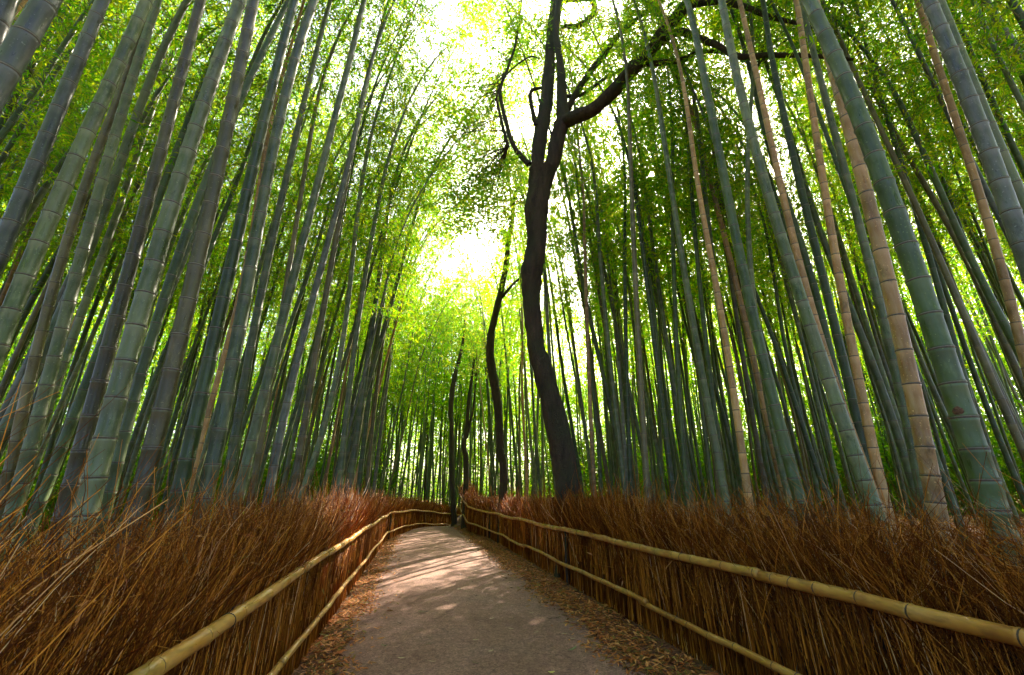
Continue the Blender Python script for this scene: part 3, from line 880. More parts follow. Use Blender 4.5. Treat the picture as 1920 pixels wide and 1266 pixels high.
# ------------------------------------------------------------------ trees
def smooth_path(P, R, sub=4):
    P = np.asarray(P, float); R = np.asarray(R, float)
    n = len(P); out, ro = [], []
    for i in range(n - 1):
        p0 = P[max(i - 1, 0)]; p1 = P[i]; p2 = P[i + 1]; p3 = P[min(i + 2, n - 1)]
        for k in range(sub):
            t = k / sub
            out.append(0.5 * ((2 * p1) + (-p0 + p2) * t + (2 * p0 - 5 * p1 + 4 * p2 - p3) * t * t + (-p0 + 3 * p1 - 3 * p2 + p3) * t ** 3))
            ro.append(R[i] * (1 - t) + R[i + 1] * t)
    out.append(P[-1]); ro.append(R[-1])
    return np.array(out), np.array(ro)
def trace_limb(pix, Y0, dY=0.0, rough=0.06, seed=0, k=12):
    """pix: list of (px,py,width px); Y0 = depth at the first point; dY = depth gained to the last"""
    P, R = [], []
    n = len(pix)
    for i, (x, y, w) in enumerate(pix):
        r = ray(x, y); Y = Y0 + dY * i / max(1, n - 1)
        t = Y / r[1]
        P.append(r * t + np.array([0, 0, CAM_H])); R.append(w * t / 2)
    P, R = smooth_path(P, R, 4)
    V, Q, _ = tube(P, R, k)
    rg = np.random.default_rng(seed)
    nn = len(P)
    off = (rg.normal(0, 1, (nn, k)) * R[:, None] * rough)
    off = (off + np.roll(off, 1, 1)) * 0.7
    ctr = np.repeat(P, k, 0)
    dirv = V - ctr; dirv /= np.linalg.norm(dirv, axis=1)[:, None] + 1e-9
    V = V + dirv * off.reshape(-1, 1)
    return V, Q, P
def clump_leaves(points, n_each, sigma, Lr=(0.09, 0.15), wr=0.42, seed=0):
    rg = np.random.default_rng(seed); out = []
    for p in points:
        nsub = max(3, n_each // 28)
        for s_ in range(nsub):
            c = p + rg.normal(0, 1, 3) * np.array([sigma, sigma, sigma * 0.55])
            n = 28
            C = c + rg.normal(0, 1, (n, 3)) * np.array([.20, .20, .10])
            D = rg.normal(0, 1, (n, 3)) * np.array([1, 1, .5]); D /= np.linalg.norm(D, axis=1)[:, None]
            Ln = rg.uniform(*Lr, n)
            out.append(leaf_verts(C, D, Ln, Ln * wr, rng=rg))
    return np.concatenate(out)
def build_tree(name, label, base_pix_Y, limbs, clumps, n_each, sigma, Lr=(0.09, 0.15), seed=0, trunk_down=True, twigs=False):
    """limbs: list of (pix, Y0, dY); the first is the trunk.  Limbs after it are children named limb."""
    first, Y0, dY = limbs[0]
    r = ray(first[0][0], first[0][1]); t = Y0 / r[1]; p = r * t + np.array([0, 0, CAM_H])
    gz = float(ground_z(p[0], p[1]))
    base = np.array([p[0], p[1], gz])
    e = empty(name, base); tag(e, label, "tree")
    for li, (pix, Y, d) in enumerate(limbs):
        V, Q, P = trace_limb(pix, Y, d, seed=seed + li, k=18 if li == 0 else 10)
        if li == 0:   # carry the trunk down into the ground with a root flare
            rr = pix[0][2] * t / 2
            P2 = np.array([P[0] + (base - P[0]) * q_ + np.array([0, 0, -0.25]) * q_ for q_ in (1.0, 0.8, 0.5, 0.2, 0.0)])
            R2 = rr * np.array([1.55, 1.3, 1.12, 1.03, 1.0])
            V2, Q2, _ = tube(P2, R2, 18)
            V, Q, _m = merge([(V, Q, 0), (V2, Q2, 0)])
        obj("trunk" if li == 0 else "limb", mesh_np("trunk", V - base, Q, [M_BARK]), e)
    allP = [trace_limb(pix, Y, d)[2] for pix, Y, d in limbs[1:]]
    if clumps:
        cps = []
        for (x, y, Y) in clumps:
            r = ray(x, y); Y = Y + (0.7 if Y < 12 else 0); cps.append(r * (Y / r[1]) + np.array([0, 0, CAM_H]))
        if allP:     # thin branches reaching from the limbs into the leaf clumps
            LP = np.concatenate(allP); rg = np.random.default_rng(seed + 90); TP, TR = [], []
            for c_ in cps:
                a_ = LP[np.argmin(np.linalg.norm(LP - c_, axis=1))]
                if np.linalg.norm(a_ - c_) > 3.2: continue
                for q_ in range(4):
                    e_ = c_ + rg.normal(0, sigma, 3); tt = np.linspace(0, 1, 7)[:, None]
                    TP.append(a_ + (e_ - a_) * tt + np.array([0, 0, .25]) * np.sin(tt * 3.1) + rg.normal(0, .05, (7, 3)) * tt)
                    TR.append(np.linspace(.016, .004, 7) if q_ == 0 else np.linspace(.009, .003, 7))
            if TP:
                V, Q = bulk_tubes(np.array(TP) - base, np.array(TR), 4)
                obj("twigs", mesh_np("twigs", V, Q, [M_BARK]), e)
        Lv = clump_leaves(cps, n_each, sigma, Lr, seed=seed)
        Lv = Lv[keep_mask(Lv.mean(1))]
        obj("crown", mesh_np("crown", (Lv - base).reshape(-1, 3), np.arange(len(Lv) * 4).reshape(-1, 4), [M_BROAD], smooth=False), e)
    return e
Y1 = 9.6
big_limbs = [
 ([(1067,929,46),(1060,880,44),(1051,828,44),(1027,727,38),(1008,660,34),(1003,626,31),(996,556,34),(998,505,40),(1006,455,36),(1006,404,42),(1011,354,43),(1016,320,48)], Y1, 0.0),
 ([(1011,354,30),(1008,303,25),(1014,253,27),(1023,202,24),(1028,152,23),(1032,101,20),(1037,50,21),(1046,0,26),(1058,-60,22),(1075,-150,18),(1085,-260,12)], Y1, 0.6),
 ([(1014,360,30),(1036,303,27),(1047,253,30),(1056,222,27),(1053,190,20),(1053,152,17),(1048,101,13),(1042,60,12),(1048,0,11),(1060,-80,8)], Y1, -0.3),
 ([(1050,235,24),(1072,222,26),(1110,207,25),(1145,177,25),(1176,141,24),(1211,106,23),(1240,65,23),(1280,18,22),(1310,-25,20),(1370,-110,16),(1420,-220,10)], Y1, -3.4),
 ([(1062,210,12),(1085,167,11),(1110,131,12),(1133,101,11),(1160,66,10),(1195,35,8),(1237,0,7),(1270,-40,4)], Y1, -1.2),
 ([(992,309,11),(963,273,9),(948,225,8),(940,190,7),(938,167,6),(953,125,5),(966,85,5),(973,40,4),(978,0,4),(985,-50,3)], Y1, 0.8),
 ([(953,275,7),(942,235,6),(935,203,5),(932,180,4),(950,140,3),(990,108,3),(1012,110,2)], Y1, -0.5),
 ([(1225,95,12),(1255,68,13),(1280,60,14),(1310,72,13),(1345,85,12),(1385,106,11),(1450,103,10),(1540,106,8),(1600,112,5)], Y1 - 1.7, -1.6),
 ([(1200,122,10),(1240,118,11),(1280,112,10),(1310,98,8),(1360,100,6),(1420,125,4)], Y1 - 1.5, -0.6),
 ([(1055,180,8),(1090,178,7),(1130,150,6),(1160,133,5),(1190,110,3)], Y1, 0.6),
 ([(1050,0,12),(1080,-3,13),(1108,-2,11),(1114,20,10),(1100,40,9),(1075,50,9),(1058,48,7)], Y1 + .5, 0.0),
 ([(1005,235,9),(998,205,8),(995,172,7),(1015,165,5)], Y1, -0.3),
 ([(1280,18,12),(1320,5,12),(1380,8,11),(1440,30,9),(1500,45,6),(1560,60,4)], Y1 - 2.4, -1.2),
]
random.seed(31)
clumps = []
for (cx, cy, sx, sy, n, yy) in [(1000, 60, 90, 50, 9, 10.2), (950, 150, 45, 80, 11, 10.4), (1080, 90, 50, 60, 6, 10.4), (885, 320, 62, 95, 15, 10.6), (870, 400, 40, 40, 5, 10.8), (930, 300, 50, 80, 8, 10.8), (905, 20, 50, 28, 8, 10.7), (880, 230, 25, 60, 4, 10.8), (1110, 130, 50, 40, 5, 10.5), (1200, 190, 60, 40, 4, 11.0),
                        (1150, 60, 60, 40, 5, 9.6), (1380, 20, 90, 30, 16, 7.6), (1520, 60, 70, 50, 12, 7.0), (1280, 110, 50, 25, 3, 9.0),
                        (1000, -120, 160, 90, 16, 10), (1350, -150, 180, 80, 22, 7.0), (1450, 110, 70, 25, 5, 8)]:
    for _ in range(n): clumps.append((random.gauss(cx, sx * .6), random.gauss(cy, sy * .6), yy + random.uniform(-.9, .9)))
build_tree("broadleaf_tree", "big dark forked tree leaning over the path from behind the right hedge", None, big_limbs, clumps, 300, 0.46, (0.09, 0.16), seed=3, twigs=True)
build_tree("broadleaf_tree", "slender crooked dark tree with a knot, left of the big forked one", None, [
 ([(944,905,16),(943,869,15),(938,850,17),(937,828,14),(935,778,16),(928,727,17),(920,677,16),(920,632,14),(931,581,12),(938,551,12),(948,505,11),(953,455,9),(961,409,8),(963,374,7),(975,345,6),(984,323,4)], 16.0, 0.0),
 ([(941,558,6),(958,537,5),(976,520,4),(990,500,2)], 16.0, -0.5),
 ([(962,400,5),(955,350,4),(950,310,3)], 16.0, 0.4)],
 [(975, 330, 16.3), (955, 310, 16), (990, 350, 16.2), (935, 400, 16.4), (965, 290, 16), (925, 350, 16.4), (945, 260, 16.4)], 300, 0.6, seed=13)
build_tree("broadleaf_tree", "dark straight tree trunk right where the path ends", None, [
 ([(852,975,11),(849,930,9.5),(847,852,8.5),(847,800,8),(845,776,9.5),(847,740,10),(854,700,8),(862,670,6),(868,640,5),(872,600,3)], 26.0, 0.0)],
 [(862, 640, 26), (880, 620, 26.5), (870, 670, 26), (890, 645, 27), (868, 600, 26), (850, 590, 27), (890, 580, 27), (870, 560, 26), (845, 625, 26.5)], 330, 0.8, (0.13, 0.22), seed=23)
build_tree("broadleaf_tree", "slim dark forked tree on the bank just right of the path end tree", None, [
 ([(874,905,10),(874,857,10),(870,835,9),(875,801,7),(879,750,6.5),(884,713,5),(890,670,4)], 22.0, 0.0),
 ([(875,822,6),(882,790,5),(888,760,4),(893,710,3)], 22.0, 0.3)],
 [(888, 690, 22), (900, 665, 22.4), (885, 650, 22), (905, 630, 22.5), (890, 615, 22)], 260, 0.65, (0.12, 0.2), seed=33)
build_tree("broadleaf_tree", "small dark tree seen far beyond the end of the path", None, [
 ([(796,955,5),(797,910,5),(799,860,4.5),(801,820,3.5),(803,790,2)], 36.0, 0.0)],
 [(802, 800, 36), (795, 825, 36), (812, 825, 36.5), (803, 770, 36), (790, 850, 36)], 200, 1.0, (0.16, 0.26), seed=43)

# ------------------------------------------------------------------ fences
def poly_uv(pts):
    P = np.array(pts, float)
    seg = np.linalg.norm(np.diff(P, axis=0), axis=1); s = np.concatenate([[0], np.cumsum(seg)])
    def at(q):
        q = np.clip(q, 0, s[-1])
        return np.stack([np.interp(q, s, P[:, i]) for i in range(P.shape[1])], -1)
    return at, s[-1]
def rail(name, P3, r0, r1, parent, seed, node=0.42):
    """a bamboo pole along a polyline, with nodes; slightly crooked"""
    rg = random.Random(seed)
    P3 = np.array(P3)
    seg = np.linalg.norm(np.diff(P3, axis=0), axis=1); s = np.concatenate([[0], np.cumsum(seg)]); Ltot = s[-1]
    q, nodes = 0.05, []
    while q < Ltot: nodes.append(q); q += node * rg.uniform(0.75, 1.2)
    wob = [(rg.gauss(0, .004), rg.gauss(0, .0045)) for _ in nodes]
    pts, rad, mi = [], [], []
    def at(q_): return np.array([np.interp(q_, s, P3[:, i]) for i in range(3)])
    def w_at(q_):
        return np.array([np.interp(q_, nodes, [w[0] for w in wob]), 0, np.interp(q_, nodes, [w[1] for w in wob])])
    def add(q_, f, m):
        pts.append(at(q_) + w_at(q_)); rad.append((r0 + (r1 - r0) * q_ / Ltot) * f); mi.append(m)
    add(0, 1, 0)
    for q_ in nodes:
        if q_ < 0.04 or q_ > Ltot - 0.04: continue
        add(q_ - .022, 1.0, 0); add(q_ - .010, 1.12, 1); add(q_, 1.02, 1); add(q_ + .003, 1.02, 1); add(q_ + .010, 1.12, 0); add(q_ + .022, 1.0, 0)
    add(Ltot, 1, 0)
    V, Q, ri = tube(pts, rad, 14)
    seg_m = np.array([1 if (mi[a] == 1 and a + 1 < len(mi) and mi[a + 1] == 1) else 0 for a in range(len(mi))])
    # end caps
    n = len(pts); c0 = len(V); V = np.vstack([V, pts[0], pts[-1]])
    tri = np.array([(c0, (j + 1) % 14, j) for j in range(14)] + [(c0 + 1, (n - 1) * 14 + j, (n - 1) * 14 + (j + 1) % 14) for j in range(14)])
    mm = np.concatenate([seg_m[ri], np.zeros(28, int)])
    o = obj(name, mesh_np(name, V, [Q, tri], [M_RAIL, M_NODE], mm), parent)
    # wire ties
    for q_ in np.arange(0.9 + rg.uniform(0, .5), Ltot, 1.55):
        c = at(q_) + w_at(q_); d = at(min(Ltot, q_ + .05)) - at(max(0, q_ - .05)); d /= np.linalg.norm(d)
        a = np.cross(d, [0, 0, 1]); a /= np.linalg.norm(a); b = np.cross(d, a)
        rr = (r0 + (r1 - r0) * q_ / Ltot) * 1.05
        lp = [c + rr * (math.cos(t) * a + math.sin(t) * b) + d * 0.010 * math.sin(t) for t in np.linspace(0, 2 * math.pi, 15)]
        V2, Q2, _ = tube(lp, [0.0022] * 15, 5)
        # twisted tail
        tl = [c + b * -rr + a * 0.0, c - b * (rr + .02) + a * .01, c - b * (rr + .035) + a * .035 + d * .02]
        V3, Q3, _ = tube(tl, [0.0018, 0.0018, 0.001], 5)
        Vm, Qm, _ = merge([(V2, Q2, 0), (V3, Q3, 0)])
        obj("wire_tie", mesh_np("wire_tie", Vm, Qm, [M_TIE]), o)
    return o

def fence(name, label, pts_uv, side, rails, seed):
    """pts_uv: polyline (u, v, extra z of the ground line); side=+1: brush is to the right of the rails"""
    rg = np.random.default_rng(seed)
    at, Ltot = poly_uv(pts_uv)
    p0 = at(0); x0, y0 = xy_of(p0[0], p0[1])
    base = np.array([x0, y0, 0.0])
    e = empty(name, base); tag(e, label, "fence")
    def world(q):       # q array of distances -> xyz (ground) and unit normal to the brush side
        a = at(q); b = at(np.minimum(q + 0.05, Ltot)) - at(np.maximum(q - 0.05, 0))
        x, y = xy_of(a[..., 0], a[..., 1])
        dx = b[..., 0] * NV[0] + b[..., 1] * DV[0]; dy = b[..., 0] * NV[1] + b[..., 1] * DV[1]
        l = np.hypot(dx, dy) + 1e-9
        T = np.stack([dx / l, dy / l, 0 * dx], -1)
        Nn = np.stack([T[..., 1] * side, -T[..., 0] * side, 0 * dx], -1)
        return np.stack([x, y, a[..., 2]], -1), Nn, T
    # --- vertical stems packed in a wall
    def hprof(q):     # the clipped top is uneven
        w = 0.07 * np.sin(q * 1.7 + seed) + 0.06 * np.sin(q * 4.1 + 2 * seed) + 0.04 * np.sin(q * 9.3)
        if side > 0: w = w + 0.20 * np.exp(-((q - 10.5) / 3.0) ** 2) - 0.06 * np.exp(-((q - 4.2) / 1.2) ** 2)
        else: w = w - 0.02 + 0.10 * np.exp(-((q - 3.6) / 0.9) ** 2) + 0.10 * np.exp(-((q - 10.5) / 2.0) ** 2)
        return 1 + w
    LV = []
    def batch(n, q0, q1, dens_fn=None, thick=0.16, rbase=(0.0022, 0.0052), top=(0.95, 1.35), leanv=0.10, z0=0.0, wild=0.03, m=6, depth0=0.0, lean_out=0.04):
        q = rg.uniform(q0, q1, n)
        W, Nn, T = world(q)
        dpt = depth0 + np.abs(rg.normal(0, thick, n))
        b = W + Nn * dpt[:, None]; b[:, 2] += z0 + rg.uniform(-.05, .05, n)
        h = (rg.uniform(*top, n) - z0) * hprof(q)
        t = np.linspace(0, 1, m)
        lt = rg.normal(leanv * .8, leanv * 1.25 + .05, n); lo = rg.normal(lean_out, 0.13, n)
        P = b[:, None, :] + np.array([0, 0, 1.0]) * (h[:, None] * t)[..., None] \
            + T[:, None, :] * (lt * h)[:, None, None] * (t ** 1.25)[None, :, None] + Nn[:, None, :] * (lo * h)[:, None, None] * (t ** 1.5)[None, :, None]
        P = P + np.cumsum(rg.normal(0, wild, P.shape), axis=1) * t[None, :, None] ** .5 * 0.36
        comp = ((P - W[:, None, :]) * Nn[:, None, :]).sum(-1)      # keep behind the rails up to rail height
        zz_ = P[..., 2] - W[:, None, 2]
        P = P + Nn[:, None, :] * (np.maximum(0, 0.004 - comp) * (1 - sstep(0.96, 1.12, zz_)))[..., None]
        R = (rbase[0] + (rbase[1] * 1.5 - rbase[0]) * rg.beta(1.0, 2.6, n))[:, None] * (1 - 0.62 * t)[None, :]
        return P, R
    def far_scale(q0): return 1 + q0 * 0.10
    # near to far in sections; stems get fewer and thicker with distance
    q = 0.0
    Vall = []
    while q < Ltot:
        q1 = min(q + 1.2, Ltot)
        mid_ = world(np.array([(q + q1) / 2]))[0][0]
        dist = max(1.2, math.hypot(mid_[0], mid_[1]))
        k = max(1.0, dist / 3.2)
        if mid_[1] < -0.6: k = 2.2
        rb = (0.0015 * k ** .85, 0.0039 * k ** .85)
        n = int(600 * (q1 - q) / k)
        # straight stems forming the face
        P, R = batch(int(n * .62), q, q1, thick=0.022, rbase=rb, top=(0.80, 1.20), leanv=0.04, wild=0.014, depth0=0.01)
        Vall.append((P, R))
        P, R = batch(int(n * .9), q, q1, thick=0.16, rbase=rb, top=(0.9, 1.30), leanv=0.10, wild=0.035, depth0=0.05)
        Vall.append((P, R))
        # slanting brush above the top rail
        P, R = batch(int(n * 1.1), q, q1, thick=0.20, rbase=rb, top=(1.0, 1.42), leanv=0.38, z0=0.45, wild=0.07, depth0=0.0, lean_out=0.0)
        Vall.append((P, R))
        P, R = batch(int(n * 0.5), q, q1, thick=0.26, rbase=(rb[0] * .8, rb[1] * .7), top=(1.0, 1.35), leanv=0.45, z0=0.75, wild=0.07, depth0=0.02, lean_out=0.15)
        Vall.append((P, R))
        # long stray switches
        P, R = batch(int(n * 0.06), q, q1, thick=0.28, rbase=(rb[0] * .8, rb[1] * .6), top=(1.35, 1.75), leanv=0.50, z0=0.7, wild=0.10, depth0=0.05)
        Vall.append((P, R))
        # a few grey weathered sticks and loose clusters that stand out of the top
        nc_ = max(2, int(9 * (q1 - q) / k ** .5))
        for _c in range(nc_):
            qc = rg.uniform(q, q1); P, R = batch(int(10 / k ** .3) + 2, qc - .07, qc + .07, thick=0.05, rbase=(rb[0], rb[1] * .75), top=(1.2, 1.66), leanv=rg.uniform(.15, .6), z0=0.75, wild=0.10, depth0=rg.uniform(.05, .4))
            Vall.append((P, R))
        # fine side twigs branching from points in the brush zone
        nt = int(n * 3.6)
        qq = rg.uniform(q, q1, nt); W, Nn, T = world(qq)
        s0 = W + Nn * rg.uniform(.02, .45, nt)[:, None] + np.array([0, 0, 1.0]) * (rg.beta(2.2, 1.6, nt) * 0.95 + 0.45)[:, None]
        s0[:, 2] += 0.04 * np.sin(qq * 2.3)
        d = T * rg.normal(.30, .65, nt)[:, None] + Nn * rg.normal(0, .45, nt)[:, None] + np.array([0, 0, 1.0]) * rg.uniform(.05, 1.1, nt)[:, None]
        d /= np.linalg.norm(d, axis=1)[:, None]
        ln = rg.uniform(.06, .26, nt)
        t6 = np.linspace(0, 1, 6)
        P = s0[:, None, :] + d[:, None, :] * (ln[:, None] * t6)[..., None] + rg.normal(0, .017, (nt, 6, 3)) * t6[None, :, None]
        R = rg.uniform(rb[0] * .5, rb[1] * .45, nt)[:, None] * (1 - .6 * t6)[None, :]
        Vall.append((P, R))
        # curled dead leaves caught in the brush
        nl = int(n * 0.30)
        qq = rg.uniform(q, q1, nl); W, Nn, T = world(qq)
        C = W + Nn * rg.uniform(.0, .40, nl)[:, None] + np.array([0, 0, 1.0]) * rg.uniform(.2, 1.35, nl)[:, None]
        D = rg.normal(0, 1, (nl, 3)); D /= np.linalg.norm(D, axis=1)[:, None]
        Ll = rg.uniform(.03, .09, nl) * k ** .4
        LV.append(leaf_verts(C, D, Ll, Ll * .22, rng=rg))
        q = q1
    P = np.concatenate([a for a, b in Vall]); R = np.concatenate([b for a, b in Vall])
    V, Q = bulk_tubes(P - base, R, 3)
    LVc = np.concatenate(LV) - base
    V, Q, M = merge([(V, Q, 0), (LVc, np.arange(len(LVc) * 4).reshape(-1, 4), 1)])
    bo = obj("brushwood", mesh_np("brushwood", V, Q, [M_BRUSH, M_LITTER], M, smooth=False), e)
    print(name, "stems", len(P))
    # dark slab for the packed inner stems, shade between them put into its colour
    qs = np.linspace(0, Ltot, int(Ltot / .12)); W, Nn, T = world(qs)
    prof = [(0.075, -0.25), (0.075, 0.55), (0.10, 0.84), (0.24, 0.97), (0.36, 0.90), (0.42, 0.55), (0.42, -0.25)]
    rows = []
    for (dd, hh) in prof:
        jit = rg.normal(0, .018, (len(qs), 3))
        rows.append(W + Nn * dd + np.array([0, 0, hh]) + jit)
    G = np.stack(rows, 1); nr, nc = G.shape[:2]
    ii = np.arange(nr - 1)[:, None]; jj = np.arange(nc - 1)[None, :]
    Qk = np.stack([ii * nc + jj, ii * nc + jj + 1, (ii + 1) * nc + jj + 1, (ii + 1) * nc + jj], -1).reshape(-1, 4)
    obj("shade_core", mesh_np("shade_core", (G - base).reshape(-1, 3), Qk, [M_CORE]), e)
    for ri, (nm, h, segs, r0, r1) in enumerate(rails):
        for si, (qa, qb, dh) in enumerate(segs):
            qs = np.arange(qa, qb, 0.35); qs = np.append(qs, qb); W, Nn, T = world(qs)
            Pn = W - Nn * (0.045 + 0.012 * (si % 2)) + np.array([0, 0, h + dh])
            Pn[:, 2] += (0.006 + 0.014 * sstep(8, 14, qs)) * np.sin(qs * 1.5 + ri * 2 + seed)
            rail(nm, Pn - base, r0, r1, e, seed * 31 + ri * 7 + si, node=0.40)
    return e, world

# right fence
fr_pts = [(2.03, -2.6, 0), (2.03, 17.5, 0), (1.50, 20.0, 0.12), (1.50, 23.5, 0.55), (1.75, 26.5, 0.75)]
fe_r, w_r = fence("brushwood_fence", "dry brushwood fence with bamboo rails along the right side of the path", fr_pts, +1, [
  ("top_rail", 0.90, [(0, 6.2, 0), (6.15, 12.5, .01), (12.4, 20.2, 0), (20.2, 29.4, 0)], .037, .040),
  ("bottom_rail", 0.30, [(0, 8.3, 0), (8.1, 14.5, 0.035), (14.4, 20.2, 0.01), (20.2, 29.4, 0)], .032, .028)], 5)
fl_pts = [(-1.69, -2.6, 0), (-1.69, 17.2, 0), (-1.45, 19.0, 0), (-0.75, 23.0, -.06), (1.3, 30.0, -.5), (4.0, 33.0, -.8)]
fe_l, w_l = fence("brushwood_fence", "dry brushwood fence with bamboo rails along the left side of the path", fl_pts, -1, [
  ("top_rail", 0.90, [(0, 7.3, 0), (7.2, 14.2, .01), (14.1, 20.2, 0), (20.2, 34, 0)], .034, .036),
  ("bottom_rail", 0.30, [(0, 7.0, 0), (6.9, 13.0, 0.02), (12.9, 20.2, 0.0), (20.2, 34, 0)], .026, .028)], 9)
def post(world_fn, q, e, h=1.1):
    W, Nn, T = world_fn(np.array([q])); p = W[0] - Nn[0] * 0.0 - np.array(e.location)
    zz = np.linspace(-.25, h, 6)
    V, Q, _ = tube(np.array([p + np.array([0.004 * math.sin(k * 2), 0.004 * k % 2, z]) for k, z in enumerate(zz)]), [.034, .034, .033, .032, .031, .029], 9)
    n = len(zz)
    tri = np.array([((n - 1) * 9, (n - 1) * 9 + j, (n - 1) * 9 + j + 1) for j in range(1, 8)])
    obj("post", mesh_np("post", V, [Q, tri], [M_BARK]), e)
for q_ in (20.3,): post(w_l, q_, fe_l)
for q_ in (20.2, 11.2): post(w_r, q_, fe_r)

# ------------------------------------------------------------------ leaf litter
def litter():
    rg = np.random.default_rng(77); C = []
    def add(n, ulo, uhi, v0, v1, bias):
        v = v0 + (v1 - v0) * rg.random(n) ** 1.35
        u = ulo + (uhi - ulo) * rg.beta(*bias, n)
        u = u + (0.06 * np.sin(v * 2.2) + 0.05 * np.sin(v * 5.7 + 1)) * np.sign(uhi)
        x, y = xy_of(u, v)
        C.append(np.stack([x, y, ground_z(x, y) + rg.uniform(.012, .035, n)], -1))
    add(16000, 1.12, 2.02, 0.5, 24, (1.9, 1.5))
    add(9500, -1.72, -1.18, 0.5, 22, (1.3, 1.9))
    add(600, 0.9, 1.6, 1, 20, (1, 1)); add(500, -1.6, -.9, 1, 20, (1, 1))
    C = np.concatenate(C); n = len(C)
    az = rg.uniform(0, 2 * math.pi, n); D = np.stack([np.cos(az), np.sin(az), rg.normal(0, .25, n)], -1); D /= np.linalg.norm(D, axis=1)[:, None]
    L = .04 + .10 * rg.beta(1.4, 2.6, n); W = L * rg.uniform(.14, .30, n)
    S = np.stack([-np.sin(az), np.cos(az), rg.normal(0, .35, n)], -1); S /= np.linalg.norm(S, axis=1)[:, None]
    Nn = np.cross(D, S)
    l, w = L[:, None], W[:, None]
    curl = rg.uniform(-.25, .30, n)[:, None] * l
    # six-vertex curved leaf: two quads
    A = C - D * l * .5; B1 = C - D * l * .12 + S * w * .5 + Nn * curl * .6; B2 = C - D * l * .12 - S * w * .5 + Nn * curl * .6
    E1 = C + D * l * .22 + S * w * .38 + Nn * curl * .4; E2 = C + D * l * .22 - S * w * .38 + Nn * curl * .4; T = C + D * l * .5
    V = np.stack([A, B1, E1, T, E2, B2], 1); V[..., 2] = np.maximum(V[..., 2], C[:, None, 2] - .008)
    i = np.arange(n)[:, None] * 6
    return V.reshape(-1, 3), np.concatenate([np.hstack([i, i + 1, i + 2, i + 5]), np.hstack([i + 5, i + 2, i + 3, i + 4])])
V, Q = litter()
tag(obj("leaf_litter", mesh_np("leaf_litter", V, Q, [M_LITTER], smooth=False)), "dry tan bamboo leaf litter drifted along both path edges", "leaf litter", kind='stuff')

def floor_litter():
    rg = np.random.default_rng(78)
    n = 26000
    az = np.radians(rg.uniform(-60, 60, n)); r = 3 + 22 * rg.random(n) ** .8
    x, y = r * np.sin(az), r * np.cos(az); u, v = uv_of(x, y)
    k = (np.abs(u) > 2.4); x, y = x[k], y[k]; n = len(x)
    C = np.stack([x, y, ground_z(x, y) + .03], -1)
    a2 = rg.uniform(0, 6.28, n); D = np.stack([np.cos(a2), np.sin(a2), rg.normal(0, .3, n)], -1); D /= np.linalg.norm(D, axis=1)[:, None]
    L = rg.uniform(.08, .2, n)
    lv = leaf_verts(C, D, L, L * .25, rng=rg)
    return lv
lv = floor_litter()
tag(obj("fallen_sheaths", mesh_np("fallen_sheaths", lv.reshape(-1, 3), np.arange(len(lv) * 4).reshape(-1, 4), [M_LITTER], smooth=False)), "dry fallen leaves and sheaths covering the grove floor", "leaf litter", kind='stuff')

# single leaves on the asphalt
def fallen_leaf_mesh(L, W, mat, curl):
    ns = 7; V = []
    for i in range(ns):
        t = i / (ns - 1); w = W * math.sin(math.pi * min(1, t * .9 + .06)) ** .8 * .5
        z = 0.006 + curl * (t - .5) ** 2 * L * 1.6
        V += [(-w, (t - .5) * L, z + abs(curl) * w * .8), (0, (t - .5) * L, z), (w, (t - .5) * L, z + abs(curl) * w * .8)]
    Q = []
    for i in range(ns - 1):
        for j in range(2):
            a = i * 3 + j; Q.append((a, a + 1, a + 4, a + 3))
    return mesh_np("fallen_leaf", np.array(V), np.array(Q), [mat])
def flat_leaf_mat(name, a, b_): return simple_mat(name, a, b_, 60, 0.6)
LM = [flat_leaf_mat("leaf_brown", (.08, .04, .02), (.16, .09, .05)), flat_leaf_mat("leaf_tan", (.30, .20, .10), (.45, .33, .18)),
      flat_leaf_mat("leaf_olive", (.06, .09, .02), (.14, .17, .04)), flat_leaf_mat("leaf_yellow", (.35, .32, .04), (.5, .45, .08))]
LN = ["dark brown", "pale tan", "olive green", "yellow green"]
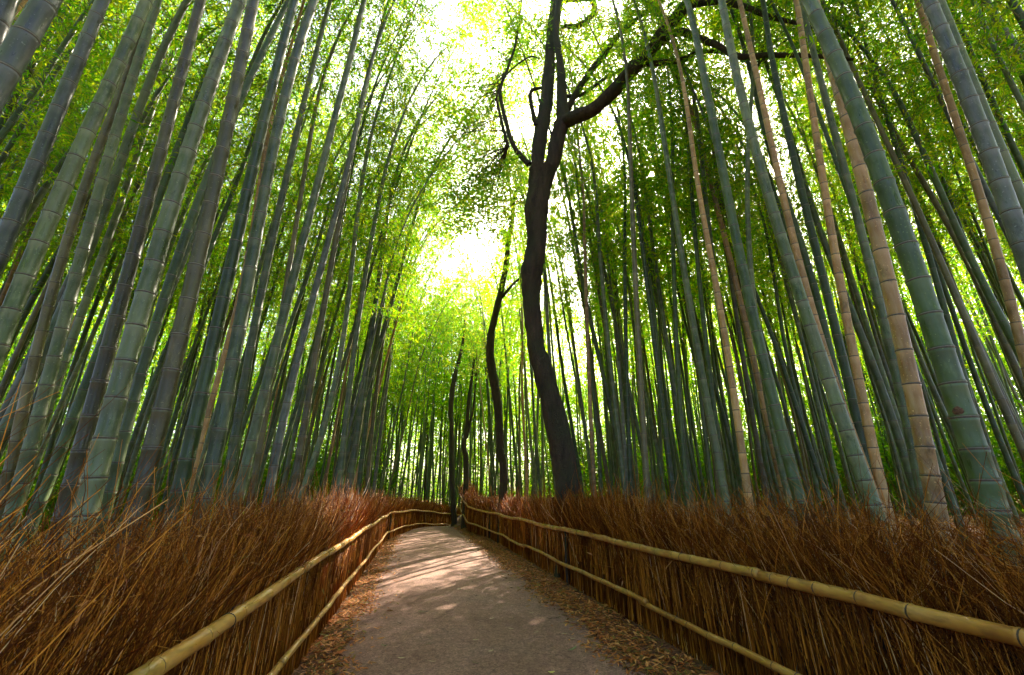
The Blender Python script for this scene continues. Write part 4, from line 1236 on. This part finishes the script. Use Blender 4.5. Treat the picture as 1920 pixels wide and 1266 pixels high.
LEAVES = [(794,1150,0,.16,.055),(1005,1187,1,.0,.0),(721,1211,2,0,0),(1073,1218,2,.13,.03),(1030,1160,0,0,0),(805,1210,0,.12,.035),(752,1235,1,0,0),(892,1248,0,0,0),
 (920,1224,1,0,0),(865,1079,0,0,0),(819,1105,0,0,0),(838,1129,1,0,0),(862,1107,2,0,0),(885,1092,2,0,0),(897,1091,1,0,0),(930,1063,0,0,0),(926,1063,0,0,0),(962,1094,1,0,0),
 (959,1102,2,0,0),(958,1094,1,0,0),(922,1162,1,0,0),(1058,1188,1,0,0),(1074,1197,1,0,0),(1128,1203,0,0,0),(1143,1212,1,0,0),(1046,1158,0,0,0),(960,1163,0,0,0),(958,1181,1,0,0),
 (997,1150,1,0,0),(892,1119,0,0,0),(790,1088,0,0,0),(747,1076,0,0,0),(863,1030,0,0,0),(725,1128,0,0,0),(749,1170,0,0,0),(600,1248,3,.05,.03),(1262,1231,3,.06,.03),(1034,1264,3,.06,.03),(680,1193,0,0,0),(810,1243,1,0,0),(892,1203,1,0,0)]
rl = random.Random(4); lm_cache = {}; LEAF_LATER = {}
for (px, py, ci, L_, W_) in LEAVES:
    key = (ci, L_, W_)
    if key not in lm_cache:
        lm_cache[key] = fallen_leaf_mesh(L_ or .075, W_ or .024, LM[ci], rl.uniform(.2, .6))
    P = on_ground(px, py, 0.03)
    u, v = uv_of(P[0], P[1])
    o = obj("fallen_leaf", lm_cache[key]); zz = float(ground_z(P[0], P[1])) + .008 + .03 * max(0, 1 - (u / 1.38) ** 2)
    o.location = (P[0], P[1], zz); o.rotation_euler = (rl.uniform(-.1, .1), rl.uniform(-.1, .1), rl.uniform(1.0, 2.4))
    if L_: tag(o, f"{'large' if L_ > .1 else 'small round'} {LN[ci]} leaf {'near the front' if py > 1200 else 'in the middle'} of the path {'at the left verge' if px < 700 else 'left of centre' if px < 900 else 'right of centre' if px < 1100 else 'at the right verge'}", "leaf", "fallen leaves on the path")
    else:
        where = "far" if py < 1100 else ("middle" if py < 1180 else "near")
        sd = "left" if px < 850 else ("right" if px > 980 else "central")
        tag(o, None, "leaf", f"tiny {LN[ci]} leaves on the {sd} {where} path"); LEAF_LATER.setdefault(o["group"], []).append((px, o))
number_labels(LEAF_LATER)
